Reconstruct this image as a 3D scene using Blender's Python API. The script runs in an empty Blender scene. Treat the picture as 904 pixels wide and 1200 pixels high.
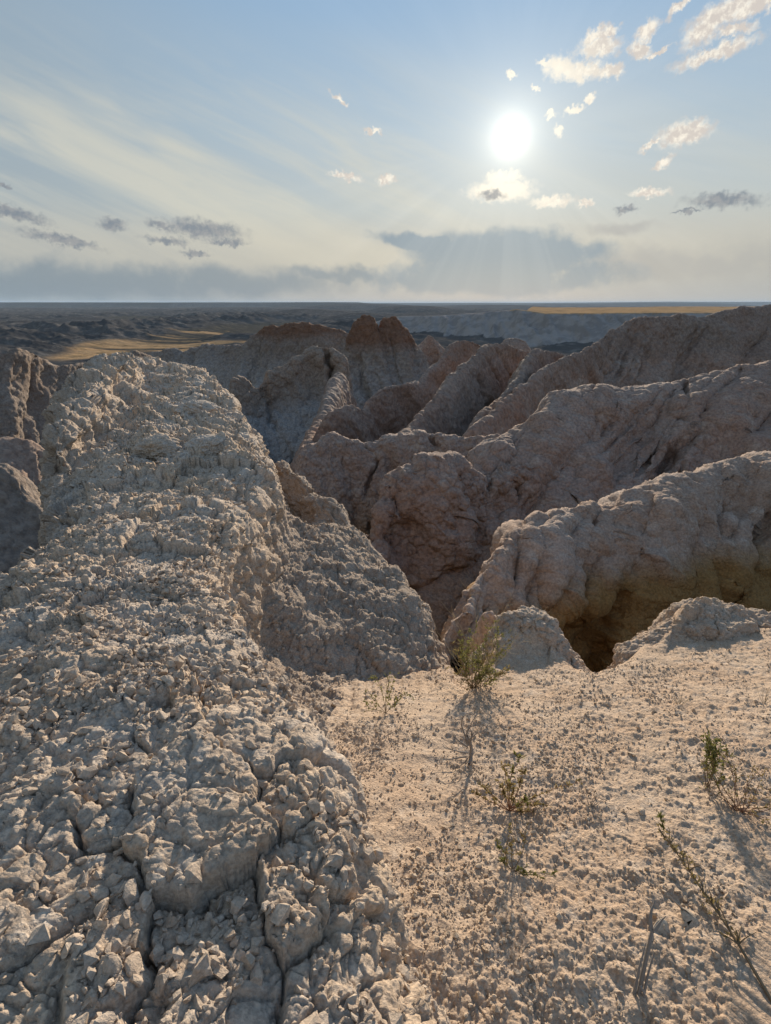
import bpy, bmesh, math, random, time
from mathutils import Vector, Euler
import numpy as np
from concurrent.futures import ThreadPoolExecutor
T0 = time.time()
random.seed(7)
RNG = np.random.default_rng(11)
F = np.float32
SC = bpy.context.scene
COL = SC.collection

# ------------------------------------------------------------------ camera model (photo 904 x 1200)
FPX = 620.0
PITCH = math.atan((600 - 355) / FPX)
CAMZ = 1.6
CP, SP = math.cos(PITCH), math.sin(PITCH)

def ray(u, v):
    x = (u - 452) / FPX
    y = (600 - v) / FPX
    return np.array([x, CP + y * SP, -SP + y * CP])

def W(u, v, Y):
    """world point seen at photo position (u,v) standing Y metres in front"""
    d = ray(u, v)
    t = Y / d[1]
    return np.array([d[0] * t, Y, CAMZ + d[2] * t])

def azel(u, v):
    d = ray(u, v)
    return math.atan2(d[0], d[1]), math.atan2(d[2], math.hypot(d[0], d[1]))

SUN_AZ, SUN_EL = azel(599, 160)

# ------------------------------------------------------------------ noise
POOL = ThreadPoolExecutor(4)

def _chunked(fn, P):
    P = np.ascontiguousarray(P, dtype=F)
    n = len(P)
    cs = 60000
    parts = list(POOL.map(fn, [P[i:i + cs] for i in range(0, n, cs)]))
    if isinstance(parts[0], tuple):
        return tuple(np.concatenate([p[k] for p in parts]) for k in range(len(parts[0])))
    return np.concatenate(parts)

def _hash(ix, iy, iz, seed):
    n = (ix.astype(np.uint32) * np.uint32(374761393) + iy.astype(np.uint32) * np.uint32(668265263)
         + iz.astype(np.uint32) * np.uint32(2246822519) + np.uint32((seed * 3266489917) & 0xffffffff))
    n = (n ^ (n >> np.uint32(13))) * np.uint32(1274126177)
    n = (n ^ (n >> np.uint32(16))) * np.uint32(2246822519)
    return n ^ (n >> np.uint32(15))

def _perlin(P, seed):
    i = np.floor(P)
    f = P - i
    i = i.astype(np.int64)
    u = f * f * f * (f * (f * 6 - 15) + 10)
    out = 0
    for dx in (0, 1):
        wx = u[:, 0] if dx else 1 - u[:, 0]
        for dy in (0, 1):
            wy = u[:, 1] if dy else 1 - u[:, 1]
            for dz in (0, 1):
                wz = u[:, 2] if dz else 1 - u[:, 2]
                h = _hash(i[:, 0] + dx, i[:, 1] + dy, i[:, 2] + dz, seed)
                gx = (h & np.uint32(1023)).astype(F) / 511.5 - 1
                gy = ((h >> np.uint32(10)) & np.uint32(1023)).astype(F) / 511.5 - 1
                gz = ((h >> np.uint32(20)) & np.uint32(1023)).astype(F) / 511.5 - 1
                out = out + wx * wy * wz * (gx * (f[:, 0] - dx) + gy * (f[:, 1] - dy) + gz * (f[:, 2] - dz))
    return (out * 1.3).astype(F)

def perlin(P, scale, seed=0):
    return _chunked(lambda q: _perlin(q / F(scale), seed), P)

def fbm(P, scale, octaves=4, seed=0, gain=0.5, ridged=False):
    def f(q):
        a, o, s = 1.0, 0, scale
        tot = 0
        for k in range(octaves):
            n = _perlin(q / F(s), seed + k * 17)
            if ridged:
                n = 1 - 2 * np.abs(n) * 1.3
            o = o + a * n
            tot += a
            a *= gain
            s *= 0.5
        return (o / tot).astype(F)
    return _chunked(f, P)

def worley(P, scale, seed=0, jit=1.0):
    """F1, F2, id(0..1), dx,dy,dz to the cell point (in cell units)"""
    def f(q):
        q = q / F(scale)
        i = np.floor(q)
        fr = q - i
        i = i.astype(np.int64)
        n = len(q)
        f1 = np.full(n, 9, F); f2 = np.full(n, 9, F)
        idh = np.zeros(n, np.uint32)
        vx = np.zeros(n, F); vy = np.zeros(n, F); vz = np.zeros(n, F)
        for dx in (-1, 0, 1):
            for dy in (-1, 0, 1):
                for dz in (-1, 0, 1):
                    h = _hash(i[:, 0] + dx, i[:, 1] + dy, i[:, 2] + dz, seed)
                    ax = (h & np.uint32(1023)).astype(F) * F(jit / 1023) + dx - fr[:, 0]
                    ay = ((h >> np.uint32(10)) & np.uint32(1023)).astype(F) * F(jit / 1023) + dy - fr[:, 1]
                    az = ((h >> np.uint32(20)) & np.uint32(1023)).astype(F) * F(jit / 1023) + dz - fr[:, 2]
                    d = ax * ax + ay * ay + az * az
                    m = d < f1
                    f2 = np.where(m, f1, np.minimum(f2, d))
                    f1 = np.where(m, d, f1)
                    idh = np.where(m, h, idh)
                    vx = np.where(m, ax, vx); vy = np.where(m, ay, vy); vz = np.where(m, az, vz)
        idh = (idh * np.uint32(2654435761)) ^ (idh >> np.uint32(7))
        idf = (idh & np.uint32(0xffff)).astype(F) / 65535
        return np.sqrt(f1), np.sqrt(f2), idf, vx, vy, vz
    return _chunked(f, P)

def sstep(a, b, x):
    t = np.clip((x - a) / (b - a), 0, 1)
    return t * t * (3 - 2 * t)

def hermite(xk, yk, x):
    """smooth monotone-ish interpolation of table (xk -> yk[:, ...])"""
    xk = np.asarray(xk, float); yk = np.asarray(yk, float)
    if yk.ndim == 1:
        yk = yk[:, None]; sq = True
    else:
        sq = False
    h = np.diff(xk)
    d = np.diff(yk, axis=0) / h[:, None]
    m = np.zeros_like(yk)
    m[0], m[-1] = d[0], d[-1]
    w1 = (2 * h[1:] + h[:-1])[:, None]; w2 = (h[1:] + 2 * h[:-1])[:, None]
    with np.errstate(divide='ignore', invalid='ignore'):
        hm = (w1 + w2) / (w1 / d[:-1] + w2 / d[1:])
    m[1:-1] = np.where(d[:-1] * d[1:] > 0, hm, 0)
    m = np.nan_to_num(m)
    k = np.clip(np.searchsorted(xk, x) - 1, 0, len(xk) - 2)
    t = np.clip((x - xk[k]) / h[k], 0, 1)[:, None]
    H = h[k][:, None]
    y = ((2 * t**3 - 3 * t**2 + 1) * yk[k] + (t**3 - 2 * t**2 + t) * H * m[k]
         + (-2 * t**3 + 3 * t**2) * yk[k + 1] + (t**3 - t**2) * H * m[k + 1])
    return y[:, 0] if sq else y

def gsmooth(a, sig, axis=0):
    r = int(max(1, 3 * sig))
    k = np.exp(-0.5 * (np.arange(-r, r + 1) / sig) ** 2)
    k /= k.sum()
    pad = [(0, 0)] * a.ndim
    pad[axis] = (r, r)
    b = np.pad(a, pad, mode='edge')
    out = 0
    n = a.shape[axis]
    for j, kk in enumerate(k):
        sl = [slice(None)] * a.ndim
        sl[axis] = slice(j, j + n)
        out = out + kk * b[tuple(sl)]
    return out

# ------------------------------------------------------------------ mesh helpers
def raw_mesh(name, V, faces, mat, smooth=True, n=4):
    V = np.ascontiguousarray(V, F).reshape(-1, 3)
    faces = np.ascontiguousarray(faces, np.int32).reshape(-1, n)
    me = bpy.data.meshes.new(name)
    me.vertices.add(len(V)); me.vertices.foreach_set('co', V.ravel())
    me.loops.add(faces.size); me.loops.foreach_set('vertex_index', faces.ravel())
    me.polygons.add(len(faces))
    me.polygons.foreach_set('loop_start', np.arange(0, faces.size, n, dtype=np.int32))
    me.polygons.foreach_set('use_smooth', np.full(len(faces), smooth))
    me.update(calc_edges=True)
    me.materials.append(mat)
    return me

def link(name, me, label=None, cat=None, group=None, kind=None, parent=None):
    o = bpy.data.objects.new(name, me)
    COL.objects.link(o)
    if label: o['label'] = label
    if cat: o['category'] = cat
    if group: o['group'] = group
    if kind: o['kind'] = kind
    if parent: o.parent = parent
    return o

def grid_faces(nu, nv, flip=False):
    i = np.arange(nu * nv, dtype=np.int32).reshape(nu, nv)
    q = np.stack([i[:-1, :-1], i[1:, :-1], i[1:, 1:], i[:-1, 1:]], -1).reshape(-1, 4)
    return q[:, ::-1] if flip else q

def grid_normals(P):
    a = np.gradient(P, axis=0); b = np.gradient(P, axis=1)
    n = np.cross(a, b)
    n /= np.linalg.norm(n, axis=-1, keepdims=True) + 1e-9
    if n[..., 2].mean() < 0:
        n = -n
    return n

def grid_mesh(name, P, mat, attrs=None):
    nu, nv = P.shape[:2]
    a = P[1:, :-1] - P[:-1, :-1]; b = P[:-1, 1:] - P[:-1, :-1]
    flip = np.cross(a, b)[..., 2].mean() < 0
    me = raw_mesh(name, P, grid_faces(nu, nv, flip), mat)
    for k, v in (attrs or {}).items():
        at = me.attributes.new(k, 'FLOAT', 'POINT')
        at.data.foreach_set('value', np.ascontiguousarray(v, F).ravel())
    return me

# ------------------------------------------------------------------ materials
def new_mat(name):
    m = bpy.data.materials.new(name)
    m.use_nodes = True
    nt = m.node_tree
    for n in list(nt.nodes): nt.nodes.remove(n)
    out = nt.nodes.new('ShaderNodeOutputMaterial')
    bs = nt.nodes.new('ShaderNodeBsdfPrincipled')
    bs.inputs['Roughness'].default_value = 0.95
    bs.inputs['Specular IOR Level'].default_value = 0.12
    nt.links.new(bs.outputs[0], out.inputs['Surface'])
    return m, nt, bs

class NT:
    def __init__(s, nt): s.nt = nt
    def n(s, typ, props=None, **ins):
        nd = s.nt.nodes.new(typ)
        for k, v in (props or {}).items(): setattr(nd, k, v)
        for k, v in ins.items():
            key = int(k[1:]) if k[0] == 'i' and k[1:].isdigit() else k.replace('_', ' ')
            sock = nd.inputs[key]
            if isinstance(v, bpy.types.NodeSocket): s.nt.links.new(v, sock)
            else: sock.default_value = v
        return nd
    def math(s, op, a, b=0.0, c=0.0, clamp=False):
        nd = s.n('ShaderNodeMath', {'operation': op, 'use_clamp': clamp}, i0=a, i1=b)
        if isinstance(c, bpy.types.NodeSocket): s.nt.links.new(c, nd.inputs[2])
        else: nd.inputs[2].default_value = c
        return nd.outputs[0]
    def vm(s, op, a, b=(0, 0, 0), out=0):
        nd = s.n('ShaderNodeVectorMath', {'operation': op}, i0=a)
        if op == 'SCALE':
            if isinstance(b, bpy.types.NodeSocket): s.nt.links.new(b, nd.inputs['Scale'])
            else: nd.inputs['Scale'].default_value = b
        elif isinstance(b, bpy.types.NodeSocket): s.nt.links.new(b, nd.inputs[1])
        else: nd.inputs[1].default_value = b
        return nd.outputs[out]
    def length(s, a): return s.vm('LENGTH', a, out=1)
    def noise(s, vec, scale, detail=4.0, rough=0.55, color=False, dist=0.0):
        nd = s.n('ShaderNodeTexNoise', None, Vector=vec, Scale=scale, Detail=detail, Roughness=rough, Distortion=dist)
        return nd.outputs['Color' if color else 'Fac']
    def voro(s, vec, scale, feature='F1', out='Distance', rand=1.0):
        nd = s.n('ShaderNodeTexVoronoi', {'feature': feature}, Vector=vec, Scale=scale, Randomness=rand)
        return nd.outputs[out]
    def mr(s, x, a, b, c=0.0, d=1.0, smooth=True):
        nd = s.n('ShaderNodeMapRange', {'interpolation_type': 'SMOOTHSTEP' if smooth else 'LINEAR'},
                 i0=x, i1=a, i2=b, i3=c, i4=d)
        return nd.outputs[0]
    def mix(s, f, a, b, mode='MIX'):
        nd = s.n('ShaderNodeMix', {'data_type': 'RGBA', 'blend_type': mode})
        for sock, v in ((nd.inputs[0], f), (nd.inputs[6], a), (nd.inputs[7], b)):
            if isinstance(v, bpy.types.NodeSocket): s.nt.links.new(v, sock)
            elif isinstance(v, (tuple, list)): sock.default_value = (*v, 1) if len(v) == 3 else v
            else: sock.default_value = v
        return nd.outputs[2]

def rock_mat(name, base, warm, pale, scale=1.0, low=None, low_z=(0, 0), bump=0.5, bscale=60.0, strata=0.0,
             dist=0.01, top=None, top_z=None, attr=None):
    """weathered claystone: three hues blotched over each other, beds and painted bounce warmth by height, crumbly bump"""
    m, nt, bs = new_mat(name)
    g = NT(nt)
    pos = g.n('ShaderNodeNewGeometry').outputs['Position']
    sep = g.n('ShaderNodeSeparateXYZ', None, Vector=pos)
    z = sep.outputs[2]
    n1 = g.noise(pos, 0.9 / scale, 5, 0.6)
    n2 = g.noise(pos, 5.0 / scale, 5, 0.65)
    n3 = g.noise(pos, 38.0 / scale, 4, 0.7)
    c = g.mix(g.mr(n1, 0.38, 0.64), base, warm)
    c = g.mix(g.mr(n2, 0.5, 0.72, 0, 0.75), c, pale)
    if strata:
        zz = g.math('ADD', z, g.math('MULTIPLY', n1, strata * 1.5))
        w = g.n('ShaderNodeTexNoise', {'noise_dimensions': '1D'}, W=g.math('DIVIDE', zz, strata), Scale=1.0, Detail=3.0, Roughness=0.6).outputs['Fac']
        c = g.mix(g.mr(w, 0.42, 0.62, 0, 0.55), c, tuple(x * 0.74 for x in base))
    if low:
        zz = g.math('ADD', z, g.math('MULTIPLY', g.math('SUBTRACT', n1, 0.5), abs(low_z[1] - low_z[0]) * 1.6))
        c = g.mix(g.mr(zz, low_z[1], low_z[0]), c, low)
    if top:
        zz = g.math('ADD', z, g.math('MULTIPLY', g.math('SUBTRACT', n1, 0.5), abs(top_z[1] - top_z[0]) * 1.5))
        c = g.mix(g.mr(zz, top_z[0], top_z[1]), c, top)
    if attr:
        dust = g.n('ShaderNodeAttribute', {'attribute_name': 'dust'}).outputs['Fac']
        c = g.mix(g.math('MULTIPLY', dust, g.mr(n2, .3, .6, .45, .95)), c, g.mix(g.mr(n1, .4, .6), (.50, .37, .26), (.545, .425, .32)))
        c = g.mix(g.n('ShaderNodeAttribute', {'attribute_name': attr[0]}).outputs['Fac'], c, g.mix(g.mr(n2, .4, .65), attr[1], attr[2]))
    # speckle of grains
    c = g.mix(1.0, c, g.n('ShaderNodeCombineColor', None, Red=g.mr(n3, 0.3, 0.7, 0.72, 1.24), Green=g.mr(n3, 0.3, 0.7, 0.72, 1.24), Blue=g.mr(n3, 0.3, 0.7, 0.73, 1.22)).outputs[0], 'MULTIPLY')
    nt.links.new(c, bs.inputs['Base Color'])
    # bump: crumbly domes + grain
    wv = g.vm('ADD', pos, g.vm('SCALE', g.noise(pos, bscale * 0.4, 2, 0.5, color=True), 0.6 / bscale))
    v1 = g.voro(wv, bscale)
    b1 = g.noise(pos, bscale * 2.2, 5, 0.7)
    b2 = g.noise(pos, bscale * 0.35, 4, 0.6)
    h = g.math('ADD', g.math('MULTIPLY', g.math('SUBTRACT', 0.6, v1), 0.55), g.math('ADD', g.math('MULTIPLY', b1, 0.7), g.math('MULTIPLY', b2, 1.1)))
    bp = g.n('ShaderNodeBump', None, Strength=bump, Distance=dist, Height=h)
    nt.links.new(bp.outputs[0], bs.inputs['Normal'])
    return m

M = {}
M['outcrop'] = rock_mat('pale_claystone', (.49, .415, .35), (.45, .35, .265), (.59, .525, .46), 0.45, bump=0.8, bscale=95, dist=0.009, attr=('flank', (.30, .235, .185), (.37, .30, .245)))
M['sand'] = rock_mat('crumbled_clay_soil', (.46, .35, .26), (.43, .31, .22), (.50, .415, .34), 0.4, bump=0.8, bscale=120, dist=0.006)
M['near'] = rock_mat('tan_claystone', (.385, .30, .25), (.355, .25, .19), (.46, .385, .33), 1.8, low=(.27, .155, .06), low_z=(-3.7, -2.95), bump=0.7, bscale=18, dist=0.05)  # low: warm bounce light in the gully, painted into the colour
M['mid'] = rock_mat('pinkish_claystone', (.335, .255, .215), (.31, .215, .17), (.41, .335, .285), 4.0, low=(.25, .165, .095), low_z=(-9.5, -5.5), bump=0.7, bscale=7, dist=0.13)  # low: reflected warmth on the lower faces, painted as an ochre tint
M['far'] = rock_mat('reddish_claystone', (.30, .23, .19), (.30, .195, .145), (.36, .30, .255), 12.0, bump=0.6, bscale=2.2, dist=0.4, strata=6.0, low=(.25, .225, .205), low_z=(-24, -14))
M['butte'] = rock_mat('butte_claystone', (.245, .20, .17), (.22, .165, .13), (.30, .26, .225), 20.0, bump=0.6, bscale=1.4, dist=0.6, strata=7.0, low=(.30, .27, .25), low_z=(-15, -8), top=(.19, .105, .068), top_z=(-7.5, -4.5))
M['dark'] = rock_mat('dark_claystone', (.26, .21, .175), (.23, .175, .14), (.33, .28, .24), 8.0, bump=0.6, bscale=2.5, dist=0.35, strata=4.0)  # darker brown tone for the hills at the left

M['buttress'] = rock_mat('buttress_claystone', (.28, .225, .185), (.27, .20, .155), (.33, .285, .25), 9.0, bump=0.6, bscale=2.0, dist=0.4, strata=6.0, low=(.32, .295, .28), low_z=(-13, -9.5))

M['lip'] = rock_mat('crumbly_lip_clay', (.45, .36, .285), (.41, .31, .235), (.50, .425, .36), 0.4, bump=0.9, bscale=70, dist=0.012)

def valley_mat():
    m, nt, bs = new_mat('valley_ground')
    g = NT(nt)
    geo = g.n('ShaderNodeNewGeometry')
    pos = geo.outputs['Position']
    gr = g.n('ShaderNodeAttribute', {'attribute_name': 'grass'}).outputs['Fac']
    n1 = g.noise(pos, 0.012, 5, 0.6)
    n2 = g.noise(pos, 0.07, 5, 0.65)
    n3 = g.noise(pos, 0.35, 4, 0.7)
    rock = g.mix(g.mr(n1, .4, .62), (.085, .08, .078), (.055, .053, .054))
    rock = g.mix(g.mr(n2, .5, .7, 0, .6), rock, (.21, .19, .17))
    grass = g.mix(g.mr(n2, .38, .62), (.42, .275, .15), (.31, .205, .11))
    grass = g.mix(g.mr(n2, .56, .66, 0, .75), grass, (.15, .115, .06))
    sc = g.n('ShaderNodeAttribute', {'attribute_name': 'scarp'}).outputs['Fac']
    fl = g.n('ShaderNodeAttribute', {'attribute_name': 'flat'}).outputs['Fac']
    rock = g.mix(g.math('MULTIPLY', fl, .8), rock, g.mix(g.mr(n2, .4, .62), (.045, .043, .039), (.085, .074, .054)))
    rock = g.mix(sc, rock, g.mix(g.mr(n2, .42, .6), (.30, .275, .26), (.22, .20, .19)))
    c = g.mix(gr, rock, grass)
    bs.inputs['Specular IOR Level'].default_value = 0
    nt.links.new(c, bs.inputs['Base Color'])
    bp = g.n('ShaderNodeBump', None, Strength=0.6, Distance=2.0, Height=g.math('ADD', n2, g.math('MULTIPLY', n3, .4)))
    nt.links.new(bp.outputs[0], bs.inputs['Normal'])
    return m
M['valley'] = valley_mat()

# ------------------------------------------------------------------ terrain: one sheet from the canyon under the viewer to the horizon
def build_terrain():
    az = np.concatenate([np.linspace(-180, -52, 60)[:-1], np.linspace(-52, 52, 980), np.linspace(52, 180, 60)[1:]])
    az = np.radians(az)
    r = np.concatenate([np.geomspace(1.5, 60, 70)[:-1], np.geomspace(60, 330, 110)[:-1], np.geomspace(330, 700, 230)[:-1],
                        np.geomspace(700, 2600, 190)[:-1], np.geomspace(2600, 30000, 130)])
    A, R = np.meshgrid(az, r, indexing='ij')
    X, Y = np.sin(A) * R, np.cos(A) * R
    P = np.stack([X, Y, np.zeros_like(X)], -1).reshape(-1, 3)
    base = np.interp(np.log(R), np.log([1.5, 6, 14, 30, 100, 200, 400, 30000]), [-7, -8, -11, -15, -25, -33, -38, -40])
    # badlands mass on the plain: patches of low ridged hills
    mk = fbm(P * [1, .55, 1], 420, 4, 3).reshape(R.shape)
    mask = sstep(-0.24, 0.04, mk)
    farm = sstep(300, 480, R)
    rid = fbm(P, 90, 5, 21, ridged=True).reshape(R.shape)
    small = fbm(P, 30, 4, 33, ridged=True).reshape(R.shape)
    hill = (np.clip(rid, -.3, 1) + .3) * (7 + 9 * sstep(-.2, .3, fbm(P, 700, 2, 41).reshape(R.shape))) + small * 2.2
    z = base + mask * farm * hill * sstep(200, 600, R) * np.interp(R, [0, 1500, 4000, 9000, 30000], [1, .95, .8, .45, .3])
    z += fbm(P, 12, 4, 5).reshape(R.shape) * 0.8 * sstep(3, 30, R)
    flat = 1 - mask
    # single hills standing on the plain (photo position of the top, distance, half widths)
    for (u, v, Yd, wu, wd, pw) in [(92, 371.5, 1350, 70, 160, 1.6), (45, 378, 1000, 40, 90, 1.5), (362, 361.5, 1700, 95, 260, 1.5),
                                   (484, 358.3, 2300, 62, 380, 3.0), (232, 366, 1500, 40, 140, 1.6), (575, 357.0, 4300, 90, 500, 2.2), (425, 356.2, 3600, 75, 500, 4),
                                   (425, 366.5, 1250, 70, 140, 1.8), (150, 362, 2600, 120, 300, 2.2), (290, 360, 3200, 130, 350, 2.5), (30, 360.5, 3000, 110, 300, 2.5), (660, 356, 6500, 70, 600, 2.5), (775, 355, 7000, 120, 600, 3), (505, 357, 7000, 100, 600, 3), (10, 366, 1900, 120, 260, 2.0)]:
        c = W(u, v, Yd)
        hw = wu * Yd / FPX * .96
        q = np.sqrt(((X - c[0]) / hw) ** 2 + ((Y - c[1]) / wd) ** 2)
        q = q * (1 + .35 * fbm(P, hw * .8, 4, int(u)).reshape(R.shape))
        z = np.maximum(z, c[2] - (c[2] + 42) * np.clip(q, 0, 3) ** pw)
        mask = np.maximum(mask, sstep(1.1, .9, q))
    # long flat mesas toward the horizon (left) and low tablelands (right)
    nm = fbm(P * [1, 0, 0], 1500, 4, 51).reshape(R.shape)
    U = 452 + np.tan(A) * FPX / 0.935
    m1 = sstep(0, 1, (Y - 4600 - nm * 500) / 350) * sstep(470, 420, U + nm * 60)
    z = np.maximum(z, -44 + m1 * (51 + 9 * nm))
    m2 = sstep(0, 1, (Y - 9000 - nm * 1500) / 800)
    z = np.maximum(z, -44 + m2 * (46 + 22 * nm + 16 * sstep(620, 800, U)))
    # grassy plateau behind the right hand ridges with a fluted grey scarp
    rimu = np.array([430, 470, 516, 560, 593, 606, 640, 700, 780, 904, 1200, 1500])
    rimv = np.array([377, 371, 370, 366.5, 364, 362.2, 367.0, 366.6, 366, 365.5, 365, 365])
    rimY = np.array([760, 720, 660, 610, 580, 560, 510, 490, 475, 465, 460, 460])
    rz = np.array([W(a, b, c)[2] for a, b, c in zip(rimu, rimv, rimY)])
    rY = np.interp(U, rimu, rimY); rZ = np.interp(U, rimu, rz)
    fl = fbm(P * [1, .35, 0], 60, 4, 77, ridged=True).reshape(R.shape)
    fl2 = fbm(P * [1, .3, 0], 17, 3, 78, ridged=True).reshape(R.shape)
    t = (Y - rY + 60) / 110 + fl * .24 + fl2 * .14
    prof = np.interp(t, [-.5, 0, .35, .6, .8, .9, 1.0, 1.3], [0, .03, .28, .52, .76, .9, .985, 1])
    onp = sstep(385, 455, U)
    back = sstep(1500, 1150, Y + nm * 200)
    back = back * np.where(U < 640, 1 - sstep(1.05, 2.0, t) * sstep(625, 598, U), 1)
    zp = -44 + prof * (rZ + 44) * onp * back + sstep(.9, 1.2, t) * np.clip(fbm(P, 160, 3, 9).reshape(R.shape), -.2, 1) * 3.0
    ispl = (t > .97) & (zp > z) & (U > 598)
    z = np.maximum(z, zp)
    grass = sstep(.52, .30, mask) * sstep(330, 420, R) * sstep(5200, 2400, R) * (U < 500)
    patch = fbm(P * [.45, 2.0, 1], 140, 4, 91).reshape(R.shape)
    grass = grass * sstep(-.10, .06, patch - .03 + .14 * (Y < 600))
    grass = np.where(t > .98, ispl * sstep(-.35, -.1, patch + .1), grass)
    # ground behind the viewer: the same mesa top
    bz = sstep(-1.2, -3.0, Y) * sstep(400, 100, R)
    z = z * (1 - bz) + bz * (-0.6 + .3 * fbm(P, 5, 4, 8).reshape(R.shape))
    Pz = np.stack([X, Y, z], -1)
    me = grid_mesh('terrain', Pz, M['valley'], {'grass': grass, 'scarp': (zp > z - .01) * (U > 380) * (R < 1500) * sstep(-.2, 0, t), 'flat': sstep(.5, .2, mask) * farm})
    link('terrain', me, 'broad badlands valley floor with golden grass flats and far mesas', 'terrain', kind='structure')
build_terrain()
print('terrain', round(time.time() - T0, 1))

# ------------------------------------------------------------------ ridges: a crest line with a slope falling on both sides
def arc_resample(pts, n, w=None):
    pts = np.asarray(pts, float)
    seg = np.linalg.norm(np.diff(pts, axis=0), axis=1)
    s = np.concatenate([[0], np.cumsum(seg)])
    return s, np.interp

def ridge(name, label, cat, crest, front, back, mat, ns=500, nf=260, nb=60, caps=(3, 3), capdrop=(3, 3), gul=(3.0, .5), gul2=(1.0, .15),
          lump=(1.5, .25), pop=(.3, .05), pop2=None, cracks=(), macro=None, skew=0, hollow=None, jag=None, seed=1, dirv=None, kind='structure', rnd=0.006, vary=.25, crackw=.12, beds=None):
    pts = [W(*c) for c in crest]
    for end, k in ((0, 1), (-1, -2)):
        e = pts[end]; d = e - pts[k]; d[2] = 0
        d = d / (np.linalg.norm(d) + 1e-9)
        if caps[end]:
            e1 = e + d * caps[end] * .35 - [0, 0, capdrop[end] * .22]
            e2 = e + d * caps[end] - [0, 0, capdrop[end]]
            pts = ([e2, e1] + pts) if end == 0 else (pts + [e1, e2])
    nadd = 2 if caps[0] else 0
    pts = np.array(pts)
    seg = np.linalg.norm(np.diff(pts, axis=0), axis=1)
    s = np.concatenate([[0], np.cumsum(seg)])
    su = np.linspace(0, s[-1], ns)
    # denser where the crest is closer to the viewer
    yy = np.interp(su, s, np.linalg.norm(pts[:, :2], axis=1))
    cw = np.concatenate([[0], np.cumsum(1 / np.maximum(yy[1:], 1))])
    su = np.interp(np.linspace(0, cw[-1], ns), cw, su)
    C = hermite(s, pts, su)
    C = gsmooth(C, ns * .004 + .6)
    if dirv is None:
        ch = pts[-1, :2] - pts[0, :2]
        dv = np.array([ch[1], -ch[0]]); dv /= np.linalg.norm(dv)
        if dv[1] > 0: dv = -dv
    else:
        dv = np.array(dirv, float); dv /= np.linalg.norm(dv)
    def prof(tab, n):
        tab = np.array(tab, float)
        sg = np.concatenate([[0], np.cumsum(np.linalg.norm(np.diff(tab, axis=0), axis=1))])
        return hermite(sg, tab, np.linspace(0, sg[-1], n)), sg[-1]
    pf, lf = prof(front, nf)
    pb, lb = prof(back, nb)
    D = np.concatenate([-pb[::-1, 0], pf[1:, 0]])
    Z = np.concatenate([-pb[::-1, 1], -pf[1:, 1]])
    ad = np.concatenate([np.linspace(lb, 0, nb), np.linspace(0, lf, nf)[1:]])
    k = max(1.0, rnd * len(D))
    D, Z = gsmooth(D, k), gsmooth(Z, k)
    Lp = np.stack([su, np.zeros(ns), np.zeros(ns)], -1)
    sc = 1 + vary * perlin(Lp, gul[0] * 2.2, seed + 5)
    P = np.zeros((ns, len(D), 3))
    P[..., 0] = C[:, None, 0] + dv[0] * D[None] * sc[:, None]
    P[..., 1] = C[:, None, 1] + dv[1] * D[None] * sc[:, None]
    P[..., 2] = C[:, None, 2] + Z[None]
    N = grid_normals(P)
    flat = lambda a: a.reshape(-1, 3)
    sh = P.shape[:2]
    # rills running down the slope
    sgn = np.where(np.arange(len(D)) < nb, 1.0, 0.0)
    Q = np.stack([np.broadcast_to(su[:, None], sh), np.broadcast_to(ad[None] * .22 + sgn[None] * 40, sh), np.zeros(sh)], -1)
    wq = fbm(flat(P), gul[0] * .8, 3, seed + 40).reshape(sh)
    Q1 = Q.copy(); Q1[..., 0] += wq * gul[0] * .45 + skew * ad[None]
    g1 = np.abs(perlin(flat(Q1), gul[0], seed + 1).reshape(sh)) * 1.8
    g1 = (1 - np.clip(g1 / .55, 0, 1)) ** 1.6 - .2 * g1
    Q2 = Q.copy(); Q2[..., 0] += wq * gul[0] * .25 + skew * ad[None]; Q2[..., 1] *= .7
    g2 = np.abs(perlin(flat(Q2), gul2[0], seed + 2).reshape(sh)) * 1.8
    g2 = np.exp(-(g2 / .28) ** 2)
    ramp = sstep(0, gul[0] * .9, ad)[None]; ramp2 = sstep(0, gul2[0] * 1.2, ad)[None]
    amp1 = .3 + .7 * sstep(-.25, .35, perlin(flat(Q * [1, .6, 1]), gul[0] * 1.7, seed + 3).reshape(sh))
    amp2 = sstep(-.2, .4, perlin(flat(Q), gul2[0] * 2.1, seed + 4).reshape(sh))
    disp = -gul[1] * g1 * ramp * amp1 - gul2[1] * g2 * ramp2 * amp2
    # deep cracks
    cs = np.concatenate([[0], np.cumsum(np.linalg.norm(np.diff(pts, axis=0), axis=1))])
    for (u, dep, wd) in cracks:
        us = [c[0] for c in crest]
        idx = np.interp(u, us, np.arange(len(us))) if us[0] < us[-1] else np.interp(-u, [-x for x in us], np.arange(len(us)))
        Lc = np.interp(idx + nadd, np.arange(len(cs)), cs)
        wob = fbm(np.stack([np.zeros(len(ad)), ad, np.full(len(ad), u)], -1), gul[0] * .9, 4, seed + 9) * gul[0] * .5
        gate = sstep(-.25, .15, perlin(np.stack([np.zeros(len(ad)), ad, np.full(len(ad), u)], -1), gul[0] * .9, seed + 19) + (.3 if dep > .8 else 0))
        dd = (su[:, None] - Lc - wob[None]) / wd
        disp -= dep * .9 * np.exp(-dd ** 2) * (gate * sstep(0, wd * 2.0, ad))[None] * (np.arange(len(D)) >= nb)[None]
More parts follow.
